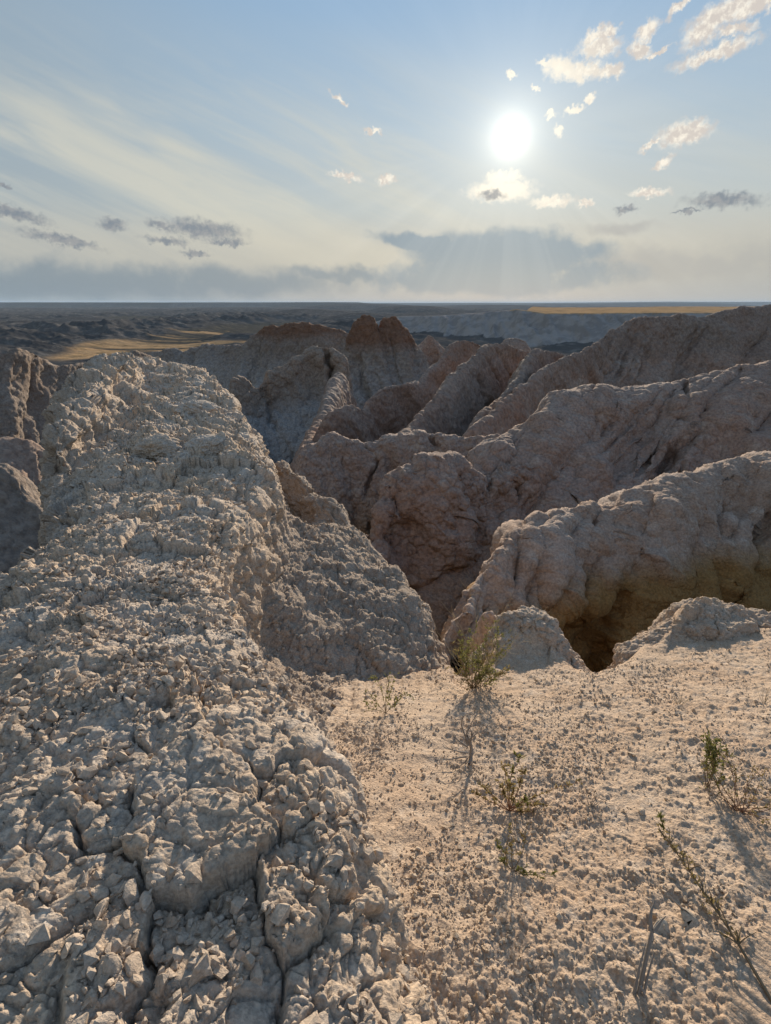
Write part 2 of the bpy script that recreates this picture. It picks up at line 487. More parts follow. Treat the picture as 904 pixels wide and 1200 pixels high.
    if hollow:
        hu, hd, hw, ha = hollow
        us = [c[0] for c in crest]
        Lc = np.interp(np.interp(hu, us, np.arange(len(us))) + nadd, np.arange(len(cs)), cs)
        hn = fbm(flat(P), hw * .7, 4, seed + 90).reshape(sh)
        disp = disp - hd * sstep(1.0, .55, np.abs(su[:, None] - Lc) / hw + hn * .8) * sstep(ha, ha + .7, ad[None] + hn * .9) * (np.arange(len(D)) >= nb)[None]
    P = P + N * disp[..., None]
    N = grid_normals(P)
    d2 = fbm(flat(P), lump[0], 4, seed + 60).reshape(sh) * lump[1]
    if macro:
        d2 = d2 + fbm(flat(P), macro[0], 3, seed + 65, ridged=True).reshape(sh) * macro[1] * sstep(0, macro[0] * .5, ad)[None] + perlin(flat(P), macro[0] * .8, seed + 66).reshape(sh) * macro[1] * .5
    if jag:
        d2 = d2 + fbm(flat(P), jag[0], 4, seed + 70, ridged=True).reshape(sh) * jag[1] * sstep(jag[0] * 2, 0, ad)[None]
    P = P + N * d2[..., None]
    if beds:
        zb = P[..., 2] + .4 * beds[0] * wq
        P = P + N * (np.abs(((zb / beds[0]) % 1) - .5) * 2 * beds[1])[..., None]
    N = grid_normals(P)
    f1, f2, idd, _, _, _ = worley(flat(P), pop[0], seed + 80)
    d3 = ((.5 - f1) + .25 * (idd - .5) - .5 * np.exp(-((f2 - f1) / .09) ** 2) * (idd > .35)).reshape(sh) * pop[1]
    if pop2:
        f1, f2, idd, _, _, _ = worley(flat(P), pop2[0], seed + 81)
        d3 = d3 + ((.5 - f1) + .3 * (idd - .5)).reshape(sh) * pop2[1]
    P = P + N * d3[..., None]
    me = grid_mesh(name, P, mat)
    return link(name, me, label, cat, kind=kind)

# slope falling 10 units: rounded top, steep middle, apron
def slope(h, ang=55, r=.08, apron=.3):
    t = 1 / math.tan(math.radians(ang))
    return [(0, 0), (h * r * 1.2, h * r * .25), (h * r * 2.2, h * r * 1.1), (h * r * 2.2 + h * .45 * t, h * (.45 + r)),
            (h * r * 2.2 + h * .75 * t, h * .78), (h * r * 2.2 + h * .75 * t + h * apron, h)]

ridge('ridge', 'rounded tan clay ridge beyond the sandy saddle, nearest on the right, with warm bounce-lit hollow', 'ridge',
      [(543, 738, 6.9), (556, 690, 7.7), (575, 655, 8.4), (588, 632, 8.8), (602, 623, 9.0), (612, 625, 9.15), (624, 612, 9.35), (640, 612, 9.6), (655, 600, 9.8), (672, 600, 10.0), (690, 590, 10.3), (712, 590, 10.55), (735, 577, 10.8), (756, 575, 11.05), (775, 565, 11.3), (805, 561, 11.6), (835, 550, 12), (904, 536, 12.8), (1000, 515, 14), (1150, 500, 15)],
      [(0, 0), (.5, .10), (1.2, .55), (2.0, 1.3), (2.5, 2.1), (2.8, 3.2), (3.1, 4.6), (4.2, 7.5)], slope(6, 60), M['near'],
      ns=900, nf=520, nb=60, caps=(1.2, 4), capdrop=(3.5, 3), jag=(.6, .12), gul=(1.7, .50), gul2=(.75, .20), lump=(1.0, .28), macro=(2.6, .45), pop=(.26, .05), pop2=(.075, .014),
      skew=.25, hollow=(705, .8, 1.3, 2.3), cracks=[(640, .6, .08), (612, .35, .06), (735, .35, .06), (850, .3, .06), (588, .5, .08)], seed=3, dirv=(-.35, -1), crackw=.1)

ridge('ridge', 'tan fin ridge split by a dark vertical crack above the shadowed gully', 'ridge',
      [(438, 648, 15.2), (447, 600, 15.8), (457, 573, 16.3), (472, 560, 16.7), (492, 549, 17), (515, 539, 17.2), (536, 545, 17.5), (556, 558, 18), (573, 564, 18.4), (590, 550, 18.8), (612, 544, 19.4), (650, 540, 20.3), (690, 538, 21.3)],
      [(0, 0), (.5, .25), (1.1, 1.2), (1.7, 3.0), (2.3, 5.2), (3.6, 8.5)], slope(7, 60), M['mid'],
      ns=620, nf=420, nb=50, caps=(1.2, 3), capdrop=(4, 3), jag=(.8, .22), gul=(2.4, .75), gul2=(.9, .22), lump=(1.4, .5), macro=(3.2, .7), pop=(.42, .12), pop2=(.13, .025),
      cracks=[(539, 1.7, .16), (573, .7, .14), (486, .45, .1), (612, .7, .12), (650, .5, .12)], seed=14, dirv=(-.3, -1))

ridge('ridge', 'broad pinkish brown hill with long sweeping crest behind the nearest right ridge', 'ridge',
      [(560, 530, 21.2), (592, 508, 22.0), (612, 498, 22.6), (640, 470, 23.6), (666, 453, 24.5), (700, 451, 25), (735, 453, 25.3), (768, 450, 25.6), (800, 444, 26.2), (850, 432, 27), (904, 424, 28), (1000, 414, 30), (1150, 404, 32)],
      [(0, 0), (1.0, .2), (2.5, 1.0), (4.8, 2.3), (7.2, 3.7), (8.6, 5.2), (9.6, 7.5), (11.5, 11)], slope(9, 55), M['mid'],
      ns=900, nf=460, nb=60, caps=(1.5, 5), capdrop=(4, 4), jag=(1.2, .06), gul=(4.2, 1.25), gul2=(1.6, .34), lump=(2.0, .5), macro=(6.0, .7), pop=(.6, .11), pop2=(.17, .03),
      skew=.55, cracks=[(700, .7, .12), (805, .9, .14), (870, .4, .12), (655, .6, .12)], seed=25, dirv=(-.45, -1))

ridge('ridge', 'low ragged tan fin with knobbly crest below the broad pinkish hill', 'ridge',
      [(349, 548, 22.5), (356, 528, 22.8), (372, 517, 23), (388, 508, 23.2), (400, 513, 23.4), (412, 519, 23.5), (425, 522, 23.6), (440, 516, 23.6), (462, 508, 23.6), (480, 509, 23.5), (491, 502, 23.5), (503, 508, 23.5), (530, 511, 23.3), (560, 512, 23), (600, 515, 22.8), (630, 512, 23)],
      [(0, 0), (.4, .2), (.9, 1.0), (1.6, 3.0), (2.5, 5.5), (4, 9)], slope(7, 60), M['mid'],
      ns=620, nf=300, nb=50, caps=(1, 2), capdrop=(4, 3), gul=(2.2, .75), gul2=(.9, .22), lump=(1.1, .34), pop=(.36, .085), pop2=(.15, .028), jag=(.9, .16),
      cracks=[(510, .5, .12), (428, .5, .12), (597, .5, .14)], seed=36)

ridge('pinnacle', 'small tan pinnacle standing in the gully before the nearest right ridge', 'pinnacle',
      [(556, 752, 5.6), (562, 732, 5.65), (568, 715, 5.7), (574, 711, 5.7), (581, 722, 5.75), (590, 748, 5.8)], [(0, 0), (.06, .05), (.2, .6), (.4, 2.0), (.8, 4.5)], [(0, 0), (.06, .05), (.2, .6), (.4, 2.0), (.8, 4.5)], M['near'],
      ns=220, nf=200, nb=40, caps=(.1, .1), capdrop=(2, 2), gul=(.8, .10), gul2=(.3, .04), lump=(.3, .12), pop=(.12, .03), pop2=(.06, .012), seed=61)
LIP = dict(ns=420, nf=300, nb=160, caps=(.22, .22), capdrop=(.4, .4), gul=(.30, .035), gul2=(.11, .012), lump=(.30, .13), pop=(.062, .020), pop2=(.027, .011), vary=.35, macro=(.45, .08), jag=(.2, .05), rnd=.02)
ridge('mound', 'double humped crumbly clay lip right of the notch where the green shrub grows', 'mound',
      [(572, 764, 3.05), (582, 742, 3.12), (597, 727, 3.2), (620, 724, 3.25), (643, 730, 3.22), (657, 749, 3.18), (668, 768, 3.1)],
      [(0, 0), (.07, .01), (.18, .06), (.34, .17), (.58, .33), (1.0, .60)], [(0, 0), (.06, .02), (.12, .10), (.2, .35), (.3, .9)], M['lip'], seed=71, dirv=(-.1, -1), **LIP)
ridge('mound', 'wide rugged clay lip at the right end of the gully rim', 'mound',
      [(738, 767, 3.12), (753, 751, 3.2), (773, 740, 3.3), (787, 727, 3.38), (801, 712, 3.46), (820, 705, 3.5), (850, 710, 3.56), (878, 720, 3.62), (904, 727, 3.7), (960, 731, 3.9), (1040, 734, 4.2)],
      [(0, 0), (.07, .01), (.18, .05), (.36, .15), (.62, .29), (1.2, .60)], [(0, 0), (.06, .02), (.12, .10), (.2, .35), (.3, .9)], M['lip'], seed=83, dirv=(-.2, -1), **{**LIP, 'ns': 620})
FIN = slope(26, 58, .05)
def fin(label, crest, seed, ns=460, h=26, ang=58, mat='far', front=None, **kw):
    a = dict(ns=ns, nf=260, nb=120, caps=(2.5, 4), capdrop=(7, 5), gul=(6.0, 1.5), gul2=(2.2, .55), lump=(2.6, .8), pop=(.8, .17), pop2=(.33, .06))
    a.update(kw)
    return ridge('ridge', label, 'ridge', crest, front or slope(h, ang, .022), slope(h, ang, .022), M[mat], seed=seed, **a)

fin('dark reddish back ridge rising to the right edge under the golden plateau',
    [(700, 405, 62), (712, 392, 64), (725, 381, 66), (745, 371, 68), (775, 370, 70), (800, 367, 72), (825, 369, 74), (850, 363, 76), (904, 357, 80), (1000, 348, 86), (1150, 345, 90)], 101, ns=640, h=24, ang=44,
    gul=(9, 3.2), gul2=(3.0, .8), skew=.5, dirv=(-.4, -1), cracks=[(765, .7, .5)])
fin('pinkish fin sloping down leftward just behind the broad hill crest',
    [(556, 499, 37), (575, 486, 40), (600, 462, 44), (620, 446, 47), (640, 431, 50), (668, 417, 54), (690, 408, 58), (705, 398, 62), (720, 385, 65)], 112, h=20, dirv=(-1, -.55), gul=(6, .9), gul2=(2.4, .3), lump=(2.6, .5), jag=(1.6, .10))
fin('smooth tan fin between two steeper fins in the middle distance',
    [(563, 491, 41), (575, 478, 43), (592, 462, 46), (609, 443, 49), (618, 425, 52), (626, 411, 55), (640, 410, 58), (660, 416, 61)], 123, h=20, dirv=(-1, -.5), gul=(6, .7), gul2=(2.4, .25), lump=(2.6, .45), jag=(1.6, .10))
fin('tall tan fin with shadowed left face and blocky summit',
    [(470, 512, 38), (482, 498, 41), (496, 484, 44), (508, 470, 46), (520, 456, 48), (534, 439, 51), (548, 425, 54), (562, 413, 57), (573, 403, 60), (585, 402, 62), (605, 409, 64), (622, 413, 66)], 134, h=22, dirv=(-1, -.6), gul=(6, 1.0), gul2=(2.4, .3), lump=(2.6, .5), jag=(1.6, .14),
    cracks=[(540, .9, .25)])
fin('brown fin running down left from a square knob behind the tall tan fin',
    [(393, 482, 50), (407, 474, 52), (425, 480, 54), (440, 464, 56), (456, 453, 58), (476, 450, 60), (491, 447, 63), (505, 432, 67), (520, 420, 70), (533, 401, 74), (545, 399, 76), (560, 404, 78)], 145, h=20, dirv=(-1, -.7), gul=(6, 1.0), gul2=(2.4, .3), lump=(2.4, .5), jag=(1.6, .14))

BK = dict(caps=(4, 4), capdrop=(14, 14), nf=240, nb=70, gul=(9, 1.7), gul2=(3.2, .5), lump=(4, 1.0), pop=(1.3, .3), pop2=(.55, .10))
fin('castle-topped reddish butte with two blocky towers in the middle distance',
    [(392, 432, 100), (402, 420, 101), (408, 405, 102), (411, 388, 103), (418, 375, 104), (428, 370, 104), (437, 373, 104), (441, 386, 104), (446, 384, 104), (451, 373, 105), (458, 371, 105), (468, 378, 105), (477, 390, 106), (486, 405, 106), (497, 420, 107)], 201, h=34, mat='butte', ang=52, **{**BK, 'jag': (2.2, .5), 'lump': (2.5, .8)})
fin('small pale pyramid peak beside the castle-topped butte',
    [(484, 415, 112), (494, 403, 113), (504, 393.5, 114), (513, 402, 114), (524, 414, 115)], 207, h=26, ang=50, ns=220, **{**BK, 'caps': (3, 3)})
fin('rounded reddish knob behind the fins under the grey scarp',
    [(586, 412, 88), (593, 399, 89), (604, 395, 90), (613, 398, 90), (619, 410, 91)], 209, h=22, ang=60, ns=220, **{**BK, 'caps': (3, 3)})
fin('pale massive buttress with notched crest left of the castle-topped butte',
    [(268, 462, 70), (274, 443, 71), (284, 441, 72), (300, 452, 73), (308, 446, 74), (316, 431, 75), (330, 427, 76), (345, 418, 77), (360, 409, 78), (374, 404, 78), (390, 408, 78), (402, 416, 78), (406, 430, 78)], 211, h=26, ang=66, mat='buttress', front=[(0, 0), (.8, .5), (1.5, 2), (2.4, 5.0), (4.6, 7.2), (7.5, 9.6), (9, 12), (12, 18)],
    **{**BK, 'caps': (2, 2), 'gul': (7, 1.3), 'lump': (2.6, .8), 'cracks': [(381, 2.0, .4), (310, 1.0, .5)]})
fin('slim blade of rock dropping toward the viewer beside the buttress',
    [(352, 535, 44), (362, 515, 48), (372, 497, 53), (381, 478, 58), (387, 458, 63), (392, 442, 68), (398, 436, 71)], 213, h=16, ang=74, ns=320, dirv=(-1, -.3), gul=(5, .4), gul2=(2, .25), lump=(2, .4), nf=160, nb=80)
fin('dark ragged skyline wall with steep gullies behind the pale buttress',
    [(176, 420, 150), (190, 413, 148), (203, 408, 146), (216, 414, 145), (230, 408, 143), (250, 404, 141), (270, 405, 139), (286, 405, 137), (296, 395, 135), (306, 386, 134), (318, 382, 133), (332, 381.5, 132), (352, 379, 131), (366, 381, 130), (385, 384, 130), (400, 388, 130), (415, 396, 130)], 215, h=36, mat='butte', ang=56,
    **{**BK, 'ns': 620, 'gul': (11, 3.0), 'gul2': (4, 1.0), 'jag': (3, .6)})
fin('dark ribbed hill with a pale ridge line left of the pale outcrop',
    [(-160, 440, 52), (-70, 424, 55), (-20, 418, 57), (0, 414, 58), (12, 410, 59), (23, 406, 60), (34, 411, 61), (46, 417, 63), (70, 427, 66), (92, 424, 69), (108, 424, 72), (122, 421, 74), (138, 422, 77), (150, 413, 79), (158, 410, 80), (166, 411, 81), (180, 420, 83)], 217, h=26, mat='dark', ang=46,
    **{**BK, 'ns': 620, 'gul': (7, 1.3), 'gul2': (2.4, .6), 'lump': (2.4, .5), 'pop': (.8, .2)}, dirv=(.25, -1))
fin('low brown hillock below the dark ribbed hill',
    [(-90, 520, 30), (-30, 513, 31), (0, 512, 31.5), (22, 513, 32), (40, 516, 32.5), (60, 530, 33)], 219, h=12, ang=38, ns=260, nf=140, nb=50, caps=(3, 2), capdrop=(5, 5), gul=(3, .5), gul2=(1.2, .15), lump=(1.5, .3), pop=(.5, .1), pop2=(.2, .03))
fin('dark crumbling slope low at the left edge beneath the hillock',
    [(-140, 548, 12), (-60, 541, 13), (0, 543, 13.6), (20, 552, 14), (38, 566, 14.4), (50, 585, 14.8)], 221, h=10, ang=44, mat='dark', ns=300, nf=200, nb=50, caps=(3, 2), capdrop=(4, 4), gul=(2, .35), gul2=(.8, .1), lump=(1.0, .25), pop=(.3, .07), pop2=(.12, .02))
print('ridges', round(time.time() - T0, 1))

# ------------------------------------------------------------------ sandy saddle in front of the viewer
RIM = np.array([W(*c) for c in [(300, 800, 2.6), (420, 800, 2.6), (500, 790, 2.8), (525, 782, 2.95), (545, 792, 2.9), (560, 786, 2.95), (572, 764, 3.1), (583, 739, 3.2), (597, 728, 3.25), (620, 724, 3.3), (643, 729, 3.3), (655, 745, 3.25), (666, 764, 3.2),
                                (678, 776, 3.1), (697, 789, 3.05), (714, 786, 3.1), (735, 768, 3.2), (752, 752, 3.25), (772, 741, 3.35), (786, 728, 3.4), (800, 713, 3.5), (818, 706, 3.55), (850, 711, 3.6), (878, 721, 3.65), (904, 728, 3.75), (1000, 735, 4.1), (1150, 735, 4.6), (1400, 740, 5)]])

def sand_base(x, y):
    return np.interp(y, [-4, .3, .9, 2, 2.6, 3.1, 4.5], [.06, .04, 0, -.3, -.52, -.66, -1.1]) + .03 * np.clip(x - 1, 0, 4)

def build_sand():
    az = np.radians(np.concatenate([np.linspace(-150, -32, 50)[:-1], np.linspace(-32, 48, 900), np.linspace(48, 150, 50)[1:]]))
    r = np.concatenate([np.geomspace(.12, .45, 30)[:-1], np.geomspace(.45, 5.6, 780)])
    A, R = np.meshgrid(az, r, indexing='ij')
    X, Y = np.sin(A) * R, np.cos(A) * R
    P = np.stack([X, Y, np.zeros_like(X)], -1).reshape(-1, 3)
    sh = R.shape
    raz = np.arctan2(RIM[:, 0], RIM[:, 1]); rr = np.hypot(RIM[:, 0], RIM[:, 1])
    o = np.argsort(raz)
    ra = hermite(raz[o], rr[o], np.clip(az, raz.min(), raz.max()))
    rz = hermite(raz[o], RIM[o, 2], np.clip(az, raz.min(), raz.max()))
    wig = np.stack([az * 22, az * 0, az * 0], -1)
    ra = gsmooth(ra, 2) + .10 * fbm(wig, 1.1, 4, 611); rz = gsmooth(rz, 2) + .03 * fbm(wig, .5, 3, 612)
    z0 = sand_base(X, Y)
    Zr = np.broadcast_to(rz[:, None], sh); Rr = np.broadcast_to(ra[:, None], sh)
    up = Zr - sand_base(np.sin(A) * Rr, np.cos(A) * Rr)
    q = Rr - R
    wdt = np.where(up > .12, .30 + .45 * np.clip(up - .1, 0, 1), .4) * (1 + .5 * fbm(P, .5, 3, 15).reshape(sh))
    k = np.exp(-(np.clip(q, 0, 9) / wdt) ** 3 * 1.4)
    z = z0 + up * k
    over = np.clip(-q, 0, 9)
    z = z - (np.sqrt((over * 2.6) ** 2 + .12 ** 2) - .12) - over * .4
    z = z - .02 * sstep(0, .4, over)
    mnd = np.clip(up * k * 4, 0, 1) + sstep(0, .12, over)
    z += fbm(P, .55, 4, 5).reshape(sh) * (.030 + .11 * np.clip(mnd, 0, 1))
    z += fbm(P, .16, 3, 6, ridged=True).reshape(sh) * .012 * (1 + 2.6 * np.clip(mnd, 0, 1))
    f1, f2, idd, vx, vy, vz = worley(P + .05 * np.stack([fbm(P, .1, 2, 170 + j) for j in range(3)], -1), .11, 171)
    z += np.clip(mnd, 0, 1) * ((idd - .5) * .03 + (vx * (idd - .5)) * .05 + (.5 - f1) * .03).reshape(sh)
    Pz = np.stack([X, Y, z], -1)
    N = grid_normals(Pz)
    soft = sstep(.05, .30, fbm(P, .5, 3, 66).reshape(sh) + .40 * np.exp(-((X - (.02 + .12 * (Y - 1.2))) / .20) ** 2) * (Y < 2.6) - .05)   # drifts of finer dust
    d = np.zeros(sh)
    for sc_, am, sd in ((.055, .013, 1), (.026, .010, 2), (.013, .0055, 3)):
        f1, f2, idd, vx, vy, vz = worley(Pz.reshape(-1, 3) + .3 * sc_ * np.stack([fbm(P, sc_ * 2, 2, 70 + sd + j) for j in range(3)], -1), sc_, 300 + sd)
        tilt = vx * (idd - .5) * 1.2 + vy * (((idd * 7.3) % 1) - .5) * 1.2
        dd = (np.clip(.58 - f1, -.2, .6) * (idd * 1.9 - .35) + .35 * tilt * (idd > .5)).reshape(sh)
        d += dd * am * (1 - .8 * soft) * 1.2
    for sc_, am, sd in ((.075, .030, 7), (.032, .014, 8)):
        f1, f2, idd, vx, vy, vz = worley(Pz.reshape(-1, 3), sc_, 330 + sd)
        d += ((.5 - f1) * (.4 + idd) + (vx + vz) * (idd - .5) * .6).reshape(sh) * am * np.clip(mnd * 1.6 - .2, 0, 1)
    Pz = Pz + N * d[..., None]
    me = grid_mesh('ground', Pz, M['sand'])
    link('ground', me, 'pale sandy saddle of crumbled clay sloping to the gully rim', 'ground', kind='structure')
    return Pz, N, A, R, over
SAND_P, SAND_N, SAND_A, SAND_R, SAND_OV = build_sand()
print('sand', round(time.time() - T0, 1))

# ------------------------------------------------------------------ the pale outcrop
TAB = np.array([
    # Y    xL    zL    xM    zM   xR    zR   xS    zS
    [-2.0, -2.6, .10, -1.0, .45, .15, .35, .45, -.05],
    [-.4, -2.1, .28, -.9, .57, .12, .48, .40, .0],
    [.48, -1.95, .30, -.8, .58, .06, .50, .24, .02],
    [.77, -1.90, .32, -.8, .57, -.03, .50, .10, .0],
    [1.07, -1.9, .32, -.85, .55, -.15, .50, -.02, -.02],
    [1.44, -1.9, .32, -.95, .52, -.30, .42, -.14, -.14],
    [1.98, -1.97, .30, -1.2, .45, -.68, .36, -.30, -.28],
    [2.40, -2.05, .30, -1.35, .42, -.84, .32, -.12, -.56],
    [2.75, -2.15, .30, -1.42, .42, -.86, .31, .20, -.72],
    [3.0, -2.28, .30, -1.5, .42, -.86, .31, .36, -.66],
    [3.6, -2.62, .25, -1.65, .42, -.86, .31, .22, -.50],
    [4.2, -2.95, .20, -1.9, .42, -.96, .32, -.01, -.46],
    [5.0, -3.40, .30, -2.25, .41, -1.25, .35, -.45, -.37],
    [5.7, -3.72, .33, -2.6, .44, -1.48, .40, -.88, -.29],
    [6.3, -3.95, .38, -2.85, .48, -1.68, .44, -1.20, -.25],
    [6.8, -4.12, .42, -3.1, .52, -1.85, .45, -1.42, -.55],
    [7.5, -4.33, .48, -3.4, .58, -2.22, .48, -1.9, -1.2],
    [8.3, -4.50, .54, -3.75, .69, -2.65, .50, -2.3, -1.6],
    [9.0, -4.75, .50, -4.1, .69, -3.05, .50, -2.7, -1.8],
    [9.8, -4.9, .1, -4.35, .40, -3.5, .15, -3.1, -2.0],
    [10.6, -5.0, -1.0, -4.5, -.7, -3.8, -.9, -3.4, -2.6],
    [11.6, -5.0, -4., -4.6, -3.6, -4.1, -3.8, -3.7, -4.8]])

SLABS = [  # big joints in the cap rock (photo position of the block centre, height, radius)
    (232, 990, .45), (60, 1070, .5), (330, 860, .45), (250, 760, .45), (395, 1010, .35), (90, 900, .6), (60, 780, .5),
    (350, 945, .3), (120, 1010, .3), (420, 1110, .4), (190, 870, .3), (242, 1156, .4), (80, 1195, .4), (140, 700, .5), (300, 800, .35), (20, 980, .5), (180, 810, .3), (370, 1090, .3)]

def build_outcrop():
    ny = 1050
    yv = np.concatenate([np.linspace(-2, .35, 60)[:-1], .35 * np.exp(np.linspace(0, math.log(11.6 / .35), ny - 59))])
    tb = hermite(TAB[:, 0], TAB[:, 1:], yv)
    tb = gsmooth(tb, 8)
    tb[:, 0] += .13 * sstep(2.0, 3.0, yv)
    yl = np.stack([np.log(yv + 3) * 4, np.zeros_like(yv), np.zeros_like(yv)], -1)
    tb[:, 4] += fbm(yl, .7, 3, 401) * .16 * sstep(1.2, 2.5, yv)
    tb[:, 0] += fbm(yl, .9, 3, 402) * .14 * sstep(1.2, 2.5, yv)
    na = 980
    rows = []
    for i, (xL, zL, xM, zM, xR, zR, xS, zS) in enumerate(tb):
        y = yv[i]
        xm2, zm2 = xR + (xS - xR) * .45, zR + (zS - zR) * .82
        dip = float(sstep(4.3, 5.5, np.array(y)) * sstep(7.6, 6.8, np.array(y)))
        zm2 = zm2 * (1 - dip) + (zS - .28) * dip
        w = xR - xL
        poly = np.array([[xL - 1.3, -6], [xL - .30, -2.6], [xL - .06, -.55], [xL - .02, zL - .22], [xL + .05 * w, zL + .01], [(xL + xM) / 2, (zL + zM) / 2 + .05], [xM, zM],
                         [(xM + xR) / 2, (zM + zR) / 2 + .05], [xR - .03 * w, zR + .02], [xR + .05 + (xS - xR) * .05, zR + (zS - zR) * .60], [xm2, zm2],
                         [xS - .04, zS + .02], [xS + .14, zS - .35], [xS + .35, zS - 1.5], [xS + .7, min(-5, zS - 3)]])
        rows.append(poly)
    Pk = np.array(rows)                                # ny, 15, 2
    # one shared spacing along the section: fine where it is seen
    wt = np.array([30, 90, 95, 80, 100, 120, 120, 115, 70, 95, 110, 55, 40, 20])
    tt = np.concatenate([[0], np.cumsum(wt / wt.sum())])
    ta = np.linspace(0, 1, na)
    ny = len(yv)
    P = np.zeros((ny, na, 3))
    sec = hermite(tt, Pk.transpose(1, 0, 2).reshape(15, -1), ta).reshape(na, ny, 2)
    sec = gsmooth(sec, 7, 0)
    P[..., 0] = sec[..., 0].T; P[..., 2] = sec[..., 1].T; P[..., 1] = yv[:, None]
    # raised knob along the far left edge, its steep face toward the viewer
    kn = fbm(P.reshape(-1, 3), .5, 3, 421).reshape(P.shape[:2]) * .16
    kd = -((P[..., 0] + 2.5) * .975 + (P[..., 1] - 3.95) * .224) + kn
    P[..., 2] += .30 * sstep(0, .24, kd) * sstep(4.0, 4.4, P[..., 1] + kn) * sstep(9.2, 7.6, P[..., 1]) * sstep(-1.0, .1, P[..., 2])
    sh = P.shape[:2]
    fl = lambda a: a.reshape(-1, 3)
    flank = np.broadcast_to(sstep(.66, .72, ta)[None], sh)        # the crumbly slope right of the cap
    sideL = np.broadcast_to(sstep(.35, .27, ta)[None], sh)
    cap = (1 - flank) * (1 - sideL)
    N = grid_normals(P)
    far = sstep(2.2, 5, P[..., 1])
    d = fbm(fl(P), 1.1, 3, 4).reshape(sh) * .10 * (.5 + .9 * far)
    d += fbm(fl(P), .42, 4, 14).reshape(sh) * .075
    # left wall hangs over in big rolls
    d += sideL * fbm(fl(P), .8, 3, 15).reshape(sh) * .10
    d += flank * fbm(fl(P) * [1, 1, .35], .5, 3, 16, ridged=True).reshape(sh) * .055
    P = P + N * d[..., None]
    N = grid_normals(P)
    # --- jointed blocks of the cap rock
    Q = fl(P).copy()
    wv = np.stack([fbm(Q, .22, 3, 20 + j) for j in range(3)], -1)
    Qw = Q + wv * .10 + .03 * np.stack([fbm(Q, .06, 3, 25 + j) for j in range(3)], -1)
    seeds = []
    for (u, v, s_) in SLABS:
        dr = ray(u, v); t = (.5 - CAMZ) / dr[2]
        seeds.append((dr[0] * t, dr[1] * t, s_))
    best = np.full(len(Q), 9., F); sec_ = np.full(len(Q), 9., F); bid = np.zeros(len(Q), int)
    for k, (sx, sy, s_) in enumerate(seeds):
        dd = np.sqrt((Qw[:, 0] - sx) ** 2 + (Qw[:, 1] - sy) ** 2) / (s_ * 2)
        m = dd < best
        sec_ = np.where(m, best, np.minimum(sec_, dd)); best = np.where(m, dd, best); bid = np.where(m, k, bid)
    nearm = sstep(2.3, 1.7, P[..., 1]) * cap * sstep(.45, .30, best.reshape(sh))
    r1 = np.random.default_rng(5)
    off = r1.uniform(-.008, .008, len(seeds)); off[0] = .022; off[2] = .010; off[11] = -.035; off[9] = -.02; off[8] = -.015
    tx = r1.uniform(-.07, .07, len(seeds)); ty = r1.uniform(-.07, .07, len(seeds))
    sx = np.array([s[0] for s in seeds]); sy = np.array([s[1] for s in seeds])
    blk = off[bid] + tx[bid] * (Q[:, 0] - sx[bid]) + ty[bid] * (Q[:, 1] - sy[bid])
    edge = (sec_ - best)
    cr = np.exp(-(edge / .009) ** 2) * .035 + np.exp(-(edge / .06) ** 2) * .004
    big = (blk - cr).reshape(sh) * nearm
    # --- general fracture at falling sizes; blocks flattened like beds
    d2 = np.zeros(sh)
    rub = sstep(-.12, .16, fbm(Q, .30, 3, 44).reshape(sh) - .10 * nearm + .10 * flank)      # rubble against solid faces
    slab = sstep(.40, .26, best.reshape(sh)) * np.isin(bid, [0, 2, 3, 1]).reshape(sh) * sstep(2.3, 1.7, P[..., 1]) * cap
    rub = np.maximum(rub, .30) * (1 - .75 * slab)
    for sc_, am, ck, cwid, sd in ((.34, .050, .045, .04, 1), (.13, .030, .024, .05, 2), (.055, .0175, .010, .08, 3), (.024, .0085, .004, .12, 4)):
        qq = (Q + wv * sc_ * .35) * [1, 1, 1.5]
        f1, f2, idd, vx, vy, vz = worley(qq, sc_, 100 + sd)
        tilt = vx * (idd - .5) + vy * (((idd * 7.3) % 1) - .5)
        cell = (idd - .5) * 1.5 + tilt * 1.9 + (.45 - f1) * (.15 if sd < 3 else .3)
        crk = np.exp(-((f2 - f1) / cwid) ** 2) * (((idd * 13.7) % 1) > .25)
        v = (cell * am - crk * ck).reshape(sh)
        if sd == 1:
            wgt = (.75 - .60 * nearm) * (1 - .55 * flank) * (1 + .3 * sideL)
        elif sd == 2:
            wgt = (.22 + .50 * rub) * (1 - .3 * flank) * (1 + .4 * far)
        else:
            wgt = (.30 + .55 * rub) * (sstep(9, 4.5, P[..., 1]) if sd == 3 else sstep(4.2, 2.0, P[..., 1]))
        d2 += v * wgt
    d2 += fbm(Q, .10, 5, 61, .6).reshape(sh) * .012
    f1, f2, idd, _, _, _ = worley(Q * [1, 1, 1.4] + wv * .15, .42, 190)
    d2 += ((.55 - f1) * (.3 + idd)).reshape(sh) * .21 * far * (1 - .5 * flank)
    P = P + N * (d2 + big)[..., None]
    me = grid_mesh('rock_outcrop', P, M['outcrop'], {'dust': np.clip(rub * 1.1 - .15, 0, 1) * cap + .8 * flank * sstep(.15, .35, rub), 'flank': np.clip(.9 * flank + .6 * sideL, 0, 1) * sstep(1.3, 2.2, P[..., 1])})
    link('rock_outcrop', me, 'pale fractured claystone outcrop filling the left side, running away to a rounded end', 'rock outcrop')
    return P, grid_normals(P), cap
OUT_P, OUT_N, OUT_CAP = build_outcrop()
print('outcrop', round(time.time() - T0, 1))

